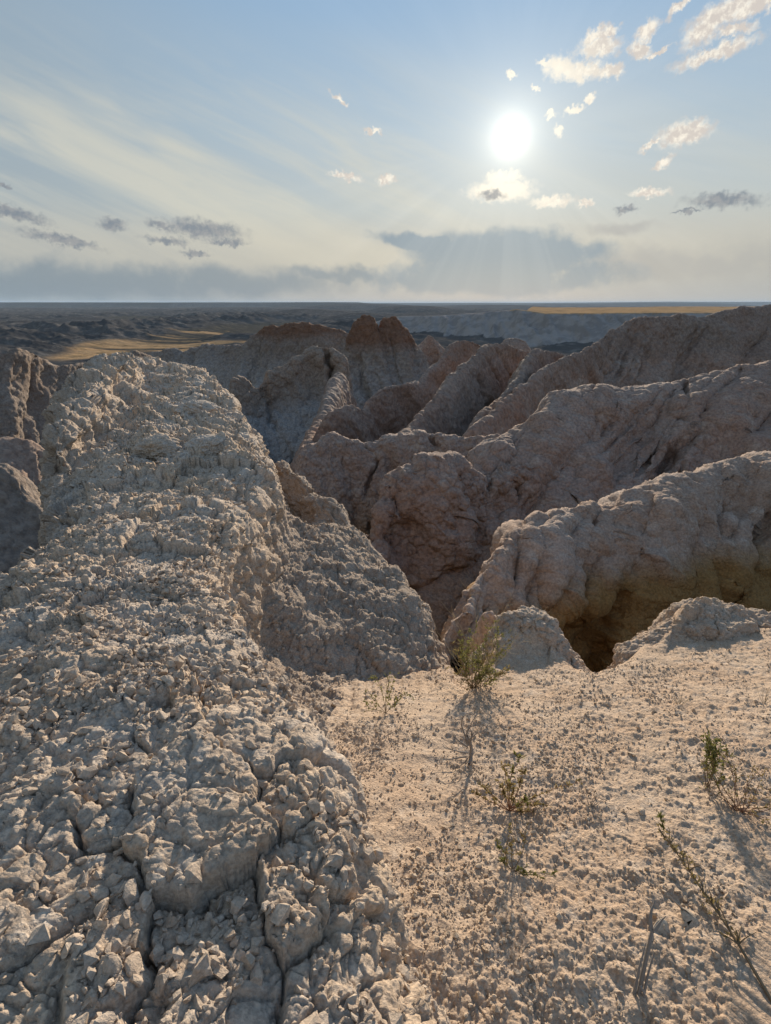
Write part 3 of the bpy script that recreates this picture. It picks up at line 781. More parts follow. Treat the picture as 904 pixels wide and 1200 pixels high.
#@@PLANTS@@
# ------------------------------------------------------------------ loose stones
def hull_variant(seed, flat=.7, n=15, bev=.10):
    r = np.random.default_rng(seed)
    bm = bmesh.new()
    p = r.normal(size=(n, 3)); p /= np.linalg.norm(p, axis=1)[:, None]
    p *= r.uniform(.8, 1.05, (n, 1)); p *= [1, r.uniform(.6, .95), flat * r.uniform(.6, 1.1)]
    for q in p: bm.verts.new(q)
    res = bmesh.ops.convex_hull(bm, input=bm.verts)
    bmesh.ops.delete(bm, geom=[e for e in res['geom_interior'] if isinstance(e, bmesh.types.BMVert)], context='VERTS')
    bmesh.ops.dissolve_limit(bm, angle_limit=.22, verts=bm.verts, edges=bm.edges)
    if bev:
        bmesh.ops.bevel(bm, geom=bm.edges[:], offset=bev, segments=1, affect='EDGES', profile=.6)
    bmesh.ops.triangulate(bm, faces=bm.faces)
    bmesh.ops.recalc_face_normals(bm, faces=bm.faces)
    bm.verts.index_update()
    V = np.array([v.co for v in bm.verts], F); T = np.array([[v.index for v in f.verts] for f in bm.faces], np.int32)
    bm.free()
    return V, T

def stone_mat(name, a, b, c):
    m, nt, bs = new_mat(name)
    g = NT(nt)
    geo = g.n('ShaderNodeNewGeometry')
    pos = geo.outputs['Position']; ri = geo.outputs['Random Per Island']
    n1 = g.noise(pos, 40, 4, .65); n2 = g.noise(pos, 160, 4, .7)
    col = g.mix(g.mr(ri, 0, 1, smooth=False), a, b)
    col = g.mix(g.mr(n1, .45, .7, 0, .7), col, c)
    k = g.mr(n2, .3, .7, .75, 1.2)
    col = g.mix(1.0, col, g.n('ShaderNodeCombineColor', None, Red=k, Green=k, Blue=k).outputs[0], 'MULTIPLY')
    nt.links.new(col, bs.inputs['Base Color'])
    bp = g.n('ShaderNodeBump', None, Strength=.7, Distance=.004, Height=g.math('ADD', n2, n1))
    nt.links.new(bp.outputs[0], bs.inputs['Normal'])
    return m
M['stone'] = stone_mat('claystone_chip', (.40, .32, .25), (.49, .405, .325), (.36, .275, .21))
M['clod'] = stone_mat('clay_clod', (.43, .335, .245), (.52, .42, .32), (.40, .30, .21))

def rand_rot(r, n):
    q = r.normal(size=(n, 4)); q /= np.linalg.norm(q, axis=1)[:, None]
    w, x, y, z = q.T
    return np.stack([np.stack([1 - 2 * (y * y + z * z), 2 * (x * y - w * z), 2 * (x * z + w * y)], -1),
                     np.stack([2 * (x * y + w * z), 1 - 2 * (x * x + z * z), 2 * (y * z - w * x)], -1),
                     np.stack([2 * (x * z - w * y), 2 * (y * z + w * x), 1 - 2 * (x * x + y * y)], -1)], 1)

def project(P):
    d = np.asarray(P, float) - [0, 0, CAMZ]
    f = d[..., 1] * CP - d[..., 2] * SP
    up = d[..., 1] * SP + d[..., 2] * CP
    return 452 + FPX * d[..., 0] / f, 600 - FPX * up / f, f

def pick(P, N, wgt, n, r):
    p = wgt.ravel().astype(float); p /= p.sum()
    i = r.choice(len(p), n, replace=False, p=p)
    return P.reshape(-1, 3)[i], N.reshape(-1, 3)[i]

HV = [hull_variant(900 + k, .75, 13, 0) for k in range(14)]
HVB = [hull_variant(950 + k, .72, 24, .12) for k in range(10)]

def scatter(name, P, N, sizes, mat, label, r, sink=.25):
    Vs, Ts, off = [], [], 0
    R = rand_rot(r, len(P))
    for k in range(len(P)):
        V, T = HV[k % len(HV)]
        q = (V * sizes[k]) @ R[k].T + P[k] + N[k] * sizes[k] * sink
        Vs.append(q); Ts.append(T + off); off += len(V)
    me = raw_mesh(name, np.concatenate(Vs), np.concatenate(Ts), mat, smooth=False, n=3)
    link(name, me, label, name, kind='stuff')

rs = np.random.default_rng(77)
su, sv, sf = project(SAND_P)
s_vis = (su > -60) & (su < 970) & (sv < 1270) & (SAND_OV < .01) & (SAND_P[..., 1] > .3)
ou_, ov_, of_ = project(OUT_P)
# keep chips off the sand covered part of the flank
o_vis = (ou_ > -60) & (ou_ < 970) & (ov_ < 1270) & (OUT_P[..., 1] > .28) & (OUT_N[..., 2] > .35) & (OUT_P[..., 2] > sand_base(OUT_P[..., 0], OUT_P[..., 1]) + .02)
s_hid = np.interp(SAND_P[..., 1], TAB[:, 0], TAB[:, 7]) + .02 < SAND_P[..., 0]
clump = sstep(-.15, .3, fbm(SAND_P.reshape(-1, 3), .35, 3, 500).reshape(SAND_R.shape))
wS = s_vis * s_hid * SAND_R ** .9 * (.15 + clump)
n = 15000
p, nn = pick(SAND_P, SAND_N, wS, n, rs)
scatter('gravel', p, nn, np.clip(.0036 * np.exp(rs.normal(0, .52, n)), .0016, .014) , M['clod'], 'fine clay gravel strewn over the sandy saddle', rs)
oc = fbm(OUT_P.reshape(-1, 3), .25, 3, 510).reshape(ou_.shape)
wO = o_vis * np.clip(OUT_P[..., 1], .3, 9) ** .8 * (.12 + sstep(-.12, .22, oc)) * (.35 + .65 * sstep(2.6, 1.6, OUT_P[..., 1]))
n = 18000
p, nn = pick(OUT_P, OUT_N, wO, n, rs)
scatter('rubble', p, nn, np.clip(.0070 * np.exp(rs.normal(0, .58, n)), .003, .026), M['stone'], 'small angular claystone rubble lying on the outcrop', rs, .3)

# larger stones one can pick out, each an object of its own
ST_ME = {}
for k, (V, T) in enumerate(HVB):
    for mk in ('stone', 'clod'):
        ST_ME[k, mk] = raw_mesh('stone', V, T, M[mk], smooth=False, n=3)
def stone(p, nrm, size, mk, label, group, r, flat=1.0, sink=.22):
    o = link('stone', ST_ME[int(r.integers(10)), mk], label, 'stone', group)
    o.location = p + nrm * size * sink
    q = Vector((0, 0, 1)).rotation_difference(Vector(nrm)) @ Euler((r.uniform(-.5, .5), r.uniform(-.5, .5), r.uniform(0, 6.28))).to_quaternion()
    o.rotation_mode = 'QUATERNION'; o.rotation_quaternion = q
    o.scale = (size, size * r.uniform(.75, 1), size * flat * r.uniform(.7, 1))
    return o
w1 = o_vis * np.clip(OUT_P[..., 1], .3, 3) * (OUT_P[..., 1] < 2.6) * (OUT_CAP > .5) * sstep(-.05, .2, oc)
p, nn = pick(OUT_P, OUT_N, w1, 150, rs)
for a, b in zip(p, nn):
    stone(a, b, float(np.clip(.0185 * math.exp(rs.normal(0, .30)), .013, .034)), 'stone', 'small angular pale stone lying among others on the fractured outcrop', 'loose stones on the outcrop', rs)
w2 = wS * (SAND_R < 3.2)
p, nn = pick(SAND_P, SAND_N, w2, 70, rs)
for a, b in zip(p, nn):
    stone(a, b, float(np.clip(.0115 * math.exp(rs.normal(0, .3)), .008, .022)), 'clod', 'small tan stone half sunk in the sandy saddle', 'loose stones on the sand', rs)

def hit(u, v, P):
    a, b, f = project(P)
    d = (a - u) ** 2 + (b - v) ** 2 + np.where(f < .1, 1e9, 0)
    i = np.argmin(d + f * .5)
    return P.reshape(-1, 3)[i].copy()

# ------------------------------------------------------------------ plants
def plain_mat(name, a, b, sc=120, rough=.8, trans=0):
    m, nt, bs = new_mat(name)
    g = NT(nt)
    geo = g.n('ShaderNodeNewGeometry')
    n1 = g.noise(geo.outputs['Position'], sc, 3, .6)
    c = g.mix(g.math('ADD', g.math('MULTIPLY', n1, .5), g.math('MULTIPLY', geo.outputs['Random Per Island'], .5), clamp=True), a, b)
    nt.links.new(c, bs.inputs['Base Color'])
    bs.inputs['Roughness'].default_value = rough
    if trans:
        tr = g.n('ShaderNodeBsdfTranslucent', None, Color=c)
        mx = g.n('ShaderNodeMixShader', None, i0=trans, i1=bs.outputs[0], i2=tr.outputs[0])
        o = [q for q in nt.nodes if q.type == 'OUTPUT_MATERIAL'][0]
        nt.links.new(mx.outputs[0], o.inputs['Surface'])
    return m
M['leaf'] = plain_mat('green_leaf', (.13, .14, .04), (.23, .215, .075), trans=.4)
M['leaf_dry'] = plain_mat('drying_leaf', (.20, .17, .065), (.29, .21, .10), trans=.4)
M['stem_red'] = plain_mat('reddish_stem', (.16, .075, .045), (.22, .12, .07))
M['stem_brown'] = plain_mat('brown_stem', (.13, .095, .06), (.21, .165, .11))
M['deadwood'] = plain_mat('grey_deadwood', (.16, .14, .125), (.30, .275, .25), 300)
M['straw'] = plain_mat('dry_straw', (.36, .29, .19), (.47, .39, .27))

def tube(pts, r0, r1, k=5):
    pts = np.asarray(pts, float)
    n = len(pts)
    tg = np.gradient(pts, axis=0); tg /= np.linalg.norm(tg, axis=1)[:, None] + 1e-9
    ref = np.array([.31, .17, .93]); ref = ref / np.linalg.norm(ref)
    a = np.cross(tg, ref); a /= np.linalg.norm(a, axis=1)[:, None] + 1e-9
    b = np.cross(tg, a)
    rad = np.linspace(r0, r1, n)[:, None, None]
    th = np.linspace(0, 2 * math.pi, k, endpoint=False)
    V = pts[:, None] + rad * (a[:, None] * np.cos(th)[None, :, None] + b[:, None] * np.sin(th)[None, :, None])
    V = V.reshape(-1, 3)
    Fc = []
    for i in range(n - 1):
        for j in range(k):
            j2 = (j + 1) % k
            Fc.append([i * k + j, i * k + j2, (i + 1) * k + j2, (i + 1) * k + j])
    return V, np.array(Fc, np.int32)

def join(parts):
    Vs, Fs, off = [], [], 0
    for V, Fc in parts:
        Vs.append(V); Fs.append(Fc + off); off += len(V)
    return np.concatenate(Vs), np.concatenate(Fs)

def leaf(p, d, L, w, r):
    d = d / (np.linalg.norm(d) + 1e-9)
    s = np.cross(d, r.normal(size=3)); s /= np.linalg.norm(s) + 1e-9
    nn = np.cross(d, s)
    V = np.array([p, p + d * L * .45 + s * w + nn * w * .3, p + d * L - nn * w * .4, p + d * L * .45 - s * w + nn * w * .3])
    return V, np.array([[0, 1, 2, 3]], np.int32)

def curve(base, off, n=9, bow=.12, r=None, wob=.03):
    L = np.linalg.norm(off)
    t = np.linspace(0, 1, n)[:, None]
    side = r.normal(size=3) * bow * L
    w = np.cumsum(r.normal(size=(n, 3)) * wob * L, axis=0) * t
    return base + off * t + side * (t * (1 - t)) * 2 + w

class Plant:
    def __init__(s, name, label, cat, base, group=None, seed=1):
        s.r = np.random.default_rng(seed)
        s.root = link(name, None, label, cat, group)
        s.base = np.array(base, float)
        s.root.location = s.base
        rel = s.base - [0, 0, CAMZ]
        s.dist = np.linalg.norm(rel)
        s.phi = math.atan2(-rel[2], math.hypot(rel[0], rel[1]))
        _, _, f = project(s.base)
        s.m = float(f) / FPX
        s.fw = np.array([rel[0], rel[1], 0]) / math.hypot(rel[0], rel[1])
        s.rt = np.array([s.fw[1], -s.fw[0], 0])
    def off(s, dx, dy, t=1.0, dz=0.0):
        """offset seen as dx right, dy up in the photo; t = 1 stands upright, 0 lies along the ground"""
        return (s.rt * dx + np.array([0, 0, 1]) * dy * t / math.cos(s.phi) + s.fw * dy * (1 - t) / math.sin(s.phi)) * s.m + s.fw * dz
    def mesh(s, name, VF, mat, parent=None):
        V, Fc = VF
        me = raw_mesh(name, V, Fc, M[mat])
        return link(name, me, parent=parent or s.root)
    def stem(s, start, end, t=1.0, r0=.002, r1=.0007, mat='stem_brown', name='stem', leaves=0, leaf_L=.01, leaf_w=.0025, leaf_mat='leaf', twigs=0, twig_px=10, n=10, bow=.12, wob=.02, dz=0, lo=.2):
        pts = curve(s.off(*start), s.off(end[0] - start[0], end[1] - start[1], t, dz), n, bow, s.r, wob)
        parts = [tube(pts, r0, r1)]
        tips = []
        for k in range(twigs):
            i = s.r.integers(int(n * .3), n - 1)
            d = s.r.normal(size=3) * .7 + (pts[-1] - pts[0]) / (np.linalg.norm(pts[-1] - pts[0]) + 1e-9)
            d[2] = abs(d[2]); d /= np.linalg.norm(d)
            tp = curve(pts[i], d * twig_px * s.m * s.r.uniform(.5, 1.2), 5, .1, s.r, .03)
            parts.append(tube(tp, r0 * .55, r1 * .8, 4)); tips.append(tp)
        st = s.mesh(name, join(parts), mat)
        if leaves:
            lv = []
            for k in range(leaves):
                src = pts if not tips or s.r.random() < .45 else tips[s.r.integers(len(tips))]
                tt = s.r.uniform(lo if src is pts else .1, 1.0) * (len(src) - 1)
                i = int(min(tt, len(src) - 2)); p = src[i] + (src[i + 1] - src[i]) * (tt - i)
                ax = src[i + 1] - src[i]; ax = ax / (np.linalg.norm(ax) + 1e-9)
                d = ax * .8 + s.r.normal(size=3) * .75 + np.array([0, 0, .25])
                lv.append(leaf(p, d, leaf_L * s.r.uniform(.6, 1.25), leaf_w * s.r.uniform(.7, 1.2), s.r))
            s.mesh('foliage', join(lv), leaf_mat, parent=st)
        return st

# leafy shrub in the notch of the rim
p = Plant('shrub', 'bushy green shrub with dry twigs rooted in the notch of the gully rim', 'shrub', hit(557, 806, SAND_P) - [0, 0, .01], seed=4)
for k in range(20):
    a = p.r.uniform(-1, 1)
    h = p.r.uniform(35, 74) * (1 - .3 * abs(a))
    p.stem((p.r.uniform(-5, 5), 0), (a * 40 + 2, h), 1, .0022, .0007, 'stem_brown', leaves=80, leaf_L=.023, leaf_w=.0034, twigs=5, twig_px=18, dz=p.r.uniform(-.12, .12), leaf_mat='leaf' if k % 4 else 'leaf_dry', lo=.3)
for (dx, dy) in ((-18, 118), (-30, 82), (-46, 58), (-12, 95), (36, 80), (58, 88), (48, 70), (22, 92), (-38, 70), (10, 84)):
    p.stem((p.r.uniform(-4, 4), 0), (dx, dy), 1, .0017, .0005, 'straw', name='twig', twigs=5, twig_px=20, dz=p.r.uniform(-.08, .08))
# small herbs and sticks
p = Plant('herb', 'small pale green herb at the foot of the crumbly flank', 'herb', hit(452, 836, SAND_P), seed=5)
for (dx, dy) in ((-22, 26), (-12, 34), (2, 42), (10, 32), (24, 24), (16, 14), (-24, 10)):
    p.stem((0, 0), (dx, dy), 1, .0016, .0006, 'stem_brown', leaves=36, leaf_L=.018, leaf_w=.0036, twigs=3, twig_px=11, dz=p.r.uniform(-.04, .04))
p = Plant('dead_shrub', 'dead grey twisted stump with bare branches on the sand', 'dead shrub', hit(550, 896, SAND_P), seed=6)
p.stem((0, 0), (-3, 24), 1, .010, .006, 'deadwood', name='trunk', n=8, bow=.2, wob=.04)
for (a, b) in (((-3, 22), (-12, 48)), ((-3, 20), (8, 44)), ((-2, 24), (14, 36)), ((-4, 18), (-20, 30)), ((-2, 22), (2, 34))):
    p.stem(a, b, 1, .0045, .0012, 'deadwood', name='branch', twigs=3, twig_px=9, bow=.25, wob=.04)
for (a, b) in (((-4, 8), (-46, 2)), ((-3, 12), (-34, 16)), ((-3, 6), (-22, -8))):
    p.stem(a, b, .3, .0035, .001, 'deadwood', name='branch', twigs=4, twig_px=8, bow=.2, wob=.03)
p = Plant('herb', 'herb with two reddish upright stems and a long trailing branch on the sand', 'herb', hit(597, 950, SAND_P), seed=7)
for (dx, dy) in ((-9, 60), (11, 56), (4, 40), (-16, 28), (-4, 30), (16, 22)):
    p.stem((0, 0), (dx, dy), 1, .0021, .0008, 'stem_red', leaves=64, leaf_L=.015, leaf_w=.0036, twigs=3, twig_px=7, leaf_mat='leaf' if dx > 6 else 'leaf_dry', lo=.3)
for (a, b) in (((0, 2), (42, 18)), ((0, 2), (82, 42)), ((0, 0), (-36, 20)), ((0, 0), (-44, 8)), ((0, 0), (26, 6))):
    p.stem(a, b,   .45, .0020, .0008, 'stem_red', leaves=60, leaf_L=.014, leaf_w=.0032, twigs=6, twig_px=7, leaf_mat='leaf_dry', lo=.25)
p = Plant('herb', 'low sparse herb on the sand just below the reddish stemmed herb', 'herb', hit(601, 1020, SAND_P), seed=8)
for (dx, dy, t) in ((-9, 46, 1), (8, 46, 1), (0, 30, 1), (-22, 30, .8), (46, 8, .4), (34, 2, .4), (20, 10, .5), (-16, 6, .4)):
    p.stem((0, 0), (dx, dy), t, .0015, .0006, 'stem_brown', leaves=38, leaf_L=.011, leaf_w=.0028, twigs=2, twig_px=6, leaf_mat='leaf' if t < .9 else 'leaf_dry')
p = Plant('herb', 'dense upright green sprig at the right of the sandy saddle', 'herb', hit(829, 922, SAND_P), seed=9)
for k in range(9):
    a = p.r.uniform(-1, 1)
    p.stem((a * 3, 0), (a * 13 - 7, p.r.uniform(36, 58)), 1, .0014, .0005, 'stem_brown', leaves=60, leaf_L=.017, leaf_w=.0036, twigs=4, twig_px=11, dz=p.r.uniform(-.03, .03))
p = Plant('shrub', 'wispy reddish brown shrub near the right edge beside the green sprig', 'shrub', hit(864, 952, SAND_P), seed=10)
for k in range(17):
    a = p.r.uniform(-1, 1)
    p.stem((p.r.uniform(-6, 6), p.r.uniform(-2, 4)), (a * 52 + 4, p.r.uniform(14, 70) * (1 - .35 * abs(a))), p.r.uniform(.6, 1), .0014, .0005, 'stem_red', leaves=22, leaf_L=.012, leaf_w=.0026, twigs=5, twig_px=12, leaf_mat='leaf_dry' if k % 3 else 'leaf', dz=p.r.uniform(-.06, .06))
p = Plant('plant_stem', 'long woody stem with short leafy side shoots leaning in from the right edge', 'plant stem', hit(925, 1196, SAND_P), seed=11)
tipw = hit(772, 985, SAND_P) + [0, 0, .05] - p.base
p.off = lambda dx, dy, t=1.0, dz=0.0: tipw * (dy / 260.0) + p.rt * (dx + dy * 158 / 260.0) * p.m + np.array([0, 0, .06]) * math.sin(min(1, max(0, dy / 260.0)) * 3.14)
st = p.stem((0, 0), (-158, 260), .30, .0046, .0012, 'stem_brown', leaves=170, leaf_L=.016, leaf_w=.003, twigs=30, twig_px=24, n=16, bow=.05, wob=.004, leaf_mat='leaf_dry', lo=.45)
p.stem((-55, 90), (-88, 70), .3, .002, .0006, 'stem_brown', leaves=14, leaf_L=.010, leaf_w=.0018, twigs=5, twig_px=16, leaf_mat='leaf_dry')
p.stem((-155, 255), (-166, 282), .5, .0013, .0005, 'stem_brown', leaves=44, leaf_L=.018, leaf_w=.003, leaf_mat='leaf', lo=0)
p = Plant('dead_stick', 'grey splintered dead stick poking from the sand near the leaning stem', 'dead stick', hit(749, 1168, SAND_P), seed=12)
p.stem((0, -4), (-5, 66), .5, .0062, .0045, 'deadwood', name='shaft', n=10, bow=.02, wob=.006)
p.stem((5, -2), (1, 44), .5, .0042, .0018, 'deadwood', name='splinter', n=9, bow=.03, wob=.01)
p.stem((-5, -2), (-8, 52), .5, .0045, .0012, 'deadwood', name='splinter', n=9, bow=.03, wob=.01)
p.stem((-3, 62), (1, 80), .5, .005, .001, 'deadwood', name='splinter', n=6, bow=.05, wob=.02)
p.stem((-6, 60), (-13, 88), .55, .0055, .0014, 'deadwood', name='splinter', n=7, bow=.06, wob=.02)
p.stem((-2, 10), (8, 2), .6, .004, .001, 'deadwood', name='splinter', n=6, bow=.2, wob=.02)
p = Plant('grass_tuft', 'tiny dark dead tuft between the trailing herb and the leaning stem', 'grass tuft', hit(692, 944, SAND_P), seed=13)
for k in range(12):
    a = p.r.uniform(-1, 1)
    p.stem((a * 3, 0), (a * 12, p.r.uniform(6, 16)), .9, .0012, .0004, 'deadwood', name='blade', n=5)
for (u, v, lb) in ((795, 826, 'tiny straw tuft below the right hand sandy mound'), (896, 824, 'tiny straw tuft at the right edge above the reddish shrub')):
    p = Plant('grass_tuft', lb, 'grass tuft', hit(u, v, SAND_P), seed=int(u))
    for k in range(9):
        a = p.r.uniform(-1, 1)
        p.stem((a * 2, 0), (a * 14, p.r.uniform(8, 22)), .9, .0013, .0005, 'straw', name='blade', n=6)
# single stones with a look of their own
a = hit(772, 1088, SAND_P)
o = stone(a, np.array([.1, -.5, .86]), .036, 'clod', 'flat tan slab tilted against the splintered stick', None, rs, .5, .3)
a = hit(806, 1078, SAND_P)
o = stone(a, np.array([0, -.2, .98]), .04, 'clod', 'broad flat pale stone beside the leaning stem', None, rs, .35, .1)
a = hit(740, 884, SAND_P)
o = stone(a, np.array([0, 0, 1.]), .024, 'clod', 'oblong pale stone on the sand below the right hand mound', None, rs, .5, .2)
def boulder(u, v, wpx, flat, label, seed):
    p = hit(u, v, OUT_P)
    _, _, f = project(p)
    R = float(f) / FPX * wpx
    bm = bmesh.new()
    bmesh.ops.create_icosphere(bm, subdivisions=6, radius=1)
    V = np.array([q.co for q in bm.verts], F); T = np.array([[q.index for q in f_.verts] for f_ in bm.faces], np.int32)
    bm.free()
    d = 1 + fbm(V + seed, 1.1, 4, seed) * .45 + fbm(V + seed, .3, 5, seed + 1, .6) * .28
    f1, f2, idd, _, _, _ = worley(V * [1, 1, 1.6] + seed, .42, seed)
    d = d - np.exp(-((f2 - f1) / .07) ** 2) * .06 + (idd - .5) * .16
    V = V * d[:, None] * [1, .8, flat]
    me = raw_mesh('boulder', V * R, T, M['outcrop'], n=3)
    o = link('boulder', me, label, 'boulder')
    o.location = p - np.array([0, 0, R * flat * .35])
    o.rotation_euler = (0, .1, .3)
boulder(186, 523, 28, .55, 'rounded pale boulder bedded on the crest of the outcrop', 31)
boulder(246, 520, 26, .5, 'smaller worn boulder at the right lip of the outcrop crest', 47)
boulder(232, 478, 24, .5, 'weathered boulder near the far rounded end of the outcrop', 53)
print('plants', round(time.time() - T0, 1))
#@@ENDPLANTS@@

# ------------------------------------------------------------------ camera, light, sky, air
cam = bpy.data.cameras.new('camera')
cam.sensor_fit = 'VERTICAL'; cam.sensor_height = 24.0
cam.lens = 24.0 * FPX / 1200
cam.clip_start = .02; cam.clip_end = 80000
co = bpy.data.objects.new('camera', cam); COL.objects.link(co)
co.location = (0, 0, CAMZ); co.rotation_euler = (math.pi / 2 - PITCH, 0, 0)
SC.camera = co

sl = bpy.data.lights.new('sun', 'SUN')
sl.energy = 4.5; sl.angle = math.radians(1.6); sl.color = (1, .852, .66)
so = bpy.data.objects.new('sun', sl); COL.objects.link(so)
so.rotation_euler = (math.pi / 2 - SUN_EL, 0, math.pi - SUN_AZ)

def build_haze():
    m = bpy.data.materials.new('dry_haze'); m.use_nodes = True
    nt = m.node_tree
    for n in list(nt.nodes): nt.nodes.remove(n)
    o = nt.nodes.new('ShaderNodeOutputMaterial'); v = nt.nodes.new('ShaderNodeVolumePrincipled')
    v.inputs['Color'].default_value = (.55, .73, .95, 1); v.inputs['Density'].default_value = HAZE
    v.inputs['Anisotropy'].default_value = 0
    nt.links.new(v.outputs[0], o.inputs['Volume'])
    a, zb, zt = 32000, -70, 45
    V = np.array([[x, y, z] for x in (-a, a) for y in (-a, a) for z in (zb, zt)], F)
    Fc = np.array([[0, 1, 3, 2], [4, 6, 7, 5], [0, 4, 5, 1], [2, 3, 7, 6], [0, 2, 6, 4], [1, 5, 7, 3]], np.int32)
    link('haze', raw_mesh('haze', V, Fc, m, smooth=False), 'pale dry haze filling the air over the badlands', 'haze', kind='stuff')
HAZE = 5e-5
build_haze()

#@@SKY@@
def srgb(r, g, b):
    f = lambda c: (c / 255 / 12.92) if c / 255 <= .04045 else ((c / 255 + .055) / 1.055) ** 2.4
    return tuple(f(c) for c in (r, g, b))

def build_world():
    w = bpy.data.worlds.new('World'); SC.world = w
    w.use_nodes = True
    nt = w.node_tree
    for n in list(nt.nodes): nt.nodes.remove(n)
    g = NT(nt)
    out = g.n('ShaderNodeOutputWorld')
    bg = g.n('ShaderNodeBackground', None, Strength=.1)
    nt.links.new(bg.outputs[0], out.inputs[0])
    sky = g.n('ShaderNodeTexSky', {'sky_type': 'NISHITA', 'sun_disc': False, 'sun_elevation': SUN_EL, 'sun_rotation': SUN_AZ,
                                   'altitude': 800, 'air_density': 1.0, 'dust_density': 1.0, 'ozone_density': 1.5}).outputs[0]
    d = g.vm('NORMALIZE', g.n('ShaderNodeTexCoord').outputs['Generated'])
    sep = g.n('ShaderNodeSeparateXYZ', None, Vector=d)
    R2D = 180 / math.pi
    el = g.math('MULTIPLY', g.math('ARCSINE', sep.outputs[2]), R2D)
    az = g.math('MULTIPLY', g.math('ARCTAN2', sep.outputs[0], sep.outputs[1]), R2D)
    S = g.n('ShaderNodeCombineXYZ', None, X=az, Y=el).outputs[0]        # sky position in degrees
    sd = (math.sin(SUN_AZ) * math.cos(SUN_EL), math.cos(SUN_AZ) * math.cos(SUN_EL), math.sin(SUN_EL))
    ang = g.math('MULTIPLY', g.math('ARCCOSINE', g.vm('DOT_PRODUCT', d, sd, out=1)), R2D)
    # clear air between the clouds
    ramp = g.n('ShaderNodeValToRGB', None, Fac=g.math('DIVIDE', el, 90.0))
    cr = ramp.color_ramp
    stops = [(0, (170, 173, 174)), (3.5, (180, 181, 176)), (8, (186, 193, 192)), (14, (172, 190, 203)), (22, (148, 178, 207)), (45, (118, 152, 192)), (90, (96, 130, 172))]
    while len(cr.elements) < len(stops): cr.elements.new(.5)
    for e, (p, c) in zip(cr.elements, stops):
        e.position = p / 90; e.color = (*srgb(*c), 1)
    base = ramp.outputs[0]
    sidef = g.mr(az, -2, -40)                                              # duller away from the sun on the left
    base = g.mix(g.math('MULTIPLY', sidef, .75), base, srgb(146, 161, 171))
    # thin high veil in long bands
    rot = g.n('ShaderNodeMapping', {'vector_type': 'TEXTURE'}, Vector=S, Rotation=(0, 0, math.radians(-19)), Scale=(34, 3.6, 1)).outputs[0]
    wv = g.vm('ADD', rot, g.vm('SCALE', g.noise(S, .06, 2, .5, color=True), .8))
    veil = g.noise(wv, .9, 5, .58)
    fine = g.noise(g.n('ShaderNodeMapping', {'vector_type': 'TEXTURE'}, Vector=S, Rotation=(0, 0, math.radians(-24)), Scale=(12, 1.0, 1)).outputs[0], .7, 4, .6)
    vf = g.math('ADD', g.mr(veil, .36, .66), g.math('MULTIPLY', g.math('SUBTRACT', fine, .5), .35), clamp=True)
    leftw = g.mr(az, 14, -6, .30, 1)
    band = g.math('MULTIPLY', g.mr(el, 22, 11), g.mr(el, 1.0, 6.0))
    veilf = g.math('MULTIPLY', g.math('MULTIPLY', vf, leftw), g.math('MULTIPLY', band, .78))
    base = g.mix(veilf, base, srgb(210, 207, 192))
    # cream light low on the left and under the sun
    cream = g.math('MULTIPLY', g.mr(el, 8.5, 4.5), g.mr(el, 1.0, 3.5))
    base = g.mix(g.math('MULTIPLY', cream, .42), base, srgb(203, 194, 176))
    # warp that frays every cloud edge
    def fray(scale, amp, det):
        c = g.noise(S, scale, det, .62, color=True)
        return g.vm('ADD', S, g.vm('SCALE', g.vm('SUBTRACT', c, (.5, .5, .5)), amp))
    S1 = fray(1.5, 1.5, 4)
    S2 = fray(.22, 3.2, 4)
    def field(lst, vec):
        cur = None
        for (u, v, hw, hh, *tl) in lst:
            a0, e0 = azel(u, v); a1, _ = azel(u + 4, v); _, e1 = azel(u, v - 4)
            if hw < 60: hw, hh = hw * 1.25, hh * 1.3
            sx = (a1 - a0) * R2D / 4 * hw; sy = (e1 - e0) * R2D / 4 * hh
            mp = g.n('ShaderNodeMapping', {'vector_type': 'TEXTURE'}, Vector=vec, Location=(a0 * R2D, e0 * R2D, 0),
                     Rotation=(0, 0, math.radians(tl[0]) if tl else 0), Scale=(sx, sy, 1))
            l = g.length(mp.outputs[0])
            cur = l if cur is None else g.math('SMOOTH_MIN', cur, l, .12)
        return cur
    nf = g.noise(S, 1.3, 4, .65)
    nb = g.noise(S, .32, 4, .6)
    def dens(f, lo, hi, k, n):
        return g.mr(g.math('ADD', f, g.math('MULTIPLY', g.math('SUBTRACT', n, .5), k)), hi, lo)
    # low cloud banks above the horizon
    bankL = field([(60, 332, 330, 26), (230, 330, 240, 22), (400, 322, 80, 10, -4), (-300, 330, 400, 40)], S2)
    bankC = field([(575, 296, 105, 30), (500, 288, 70, 14, -10), (640, 302, 80, 26), (580, 325, 170, 24)], S2)
    bankR = field([(800, 310, 170, 26), (1000, 300, 300, 46), (720, 268, 60, 9)], S2)
    c = g.mix(g.math('MULTIPLY', dens(bankL, .4, 1.3, .7, nb), .80), base, srgb(126, 141, 153))
    c = g.mix(g.math('MULTIPLY', dens(bankR, .3, 1.25, .9, nb), .75), c, srgb(168, 168, 166))
    dc = dens(bankC, .66, 1.14, .55, nb)
    c = g.mix(g.math('MULTIPLY', dc, g.mr(el, .5, 5.0, .70, .90)), c, srgb(126, 146, 161))
    # glow of the sun through the haze
    def gauss(s): return g.math('EXPONENT', g.math('MULTIPLY', g.math('POWER', g.math('DIVIDE', ang, s), 2.0), -1.0))
    def expo(s): return g.math('EXPONENT', g.math('DIVIDE', ang, -s))
    def add(c, f, col):
        return g.mix(1.0, c, g.vm('SCALE', col, f), 'ADD')
    # crepuscular rays fanning from the sun
    dx = g.math('SUBTRACT', az, math.degrees(SUN_AZ)); dy = g.math('SUBTRACT', el, math.degrees(SUN_EL))
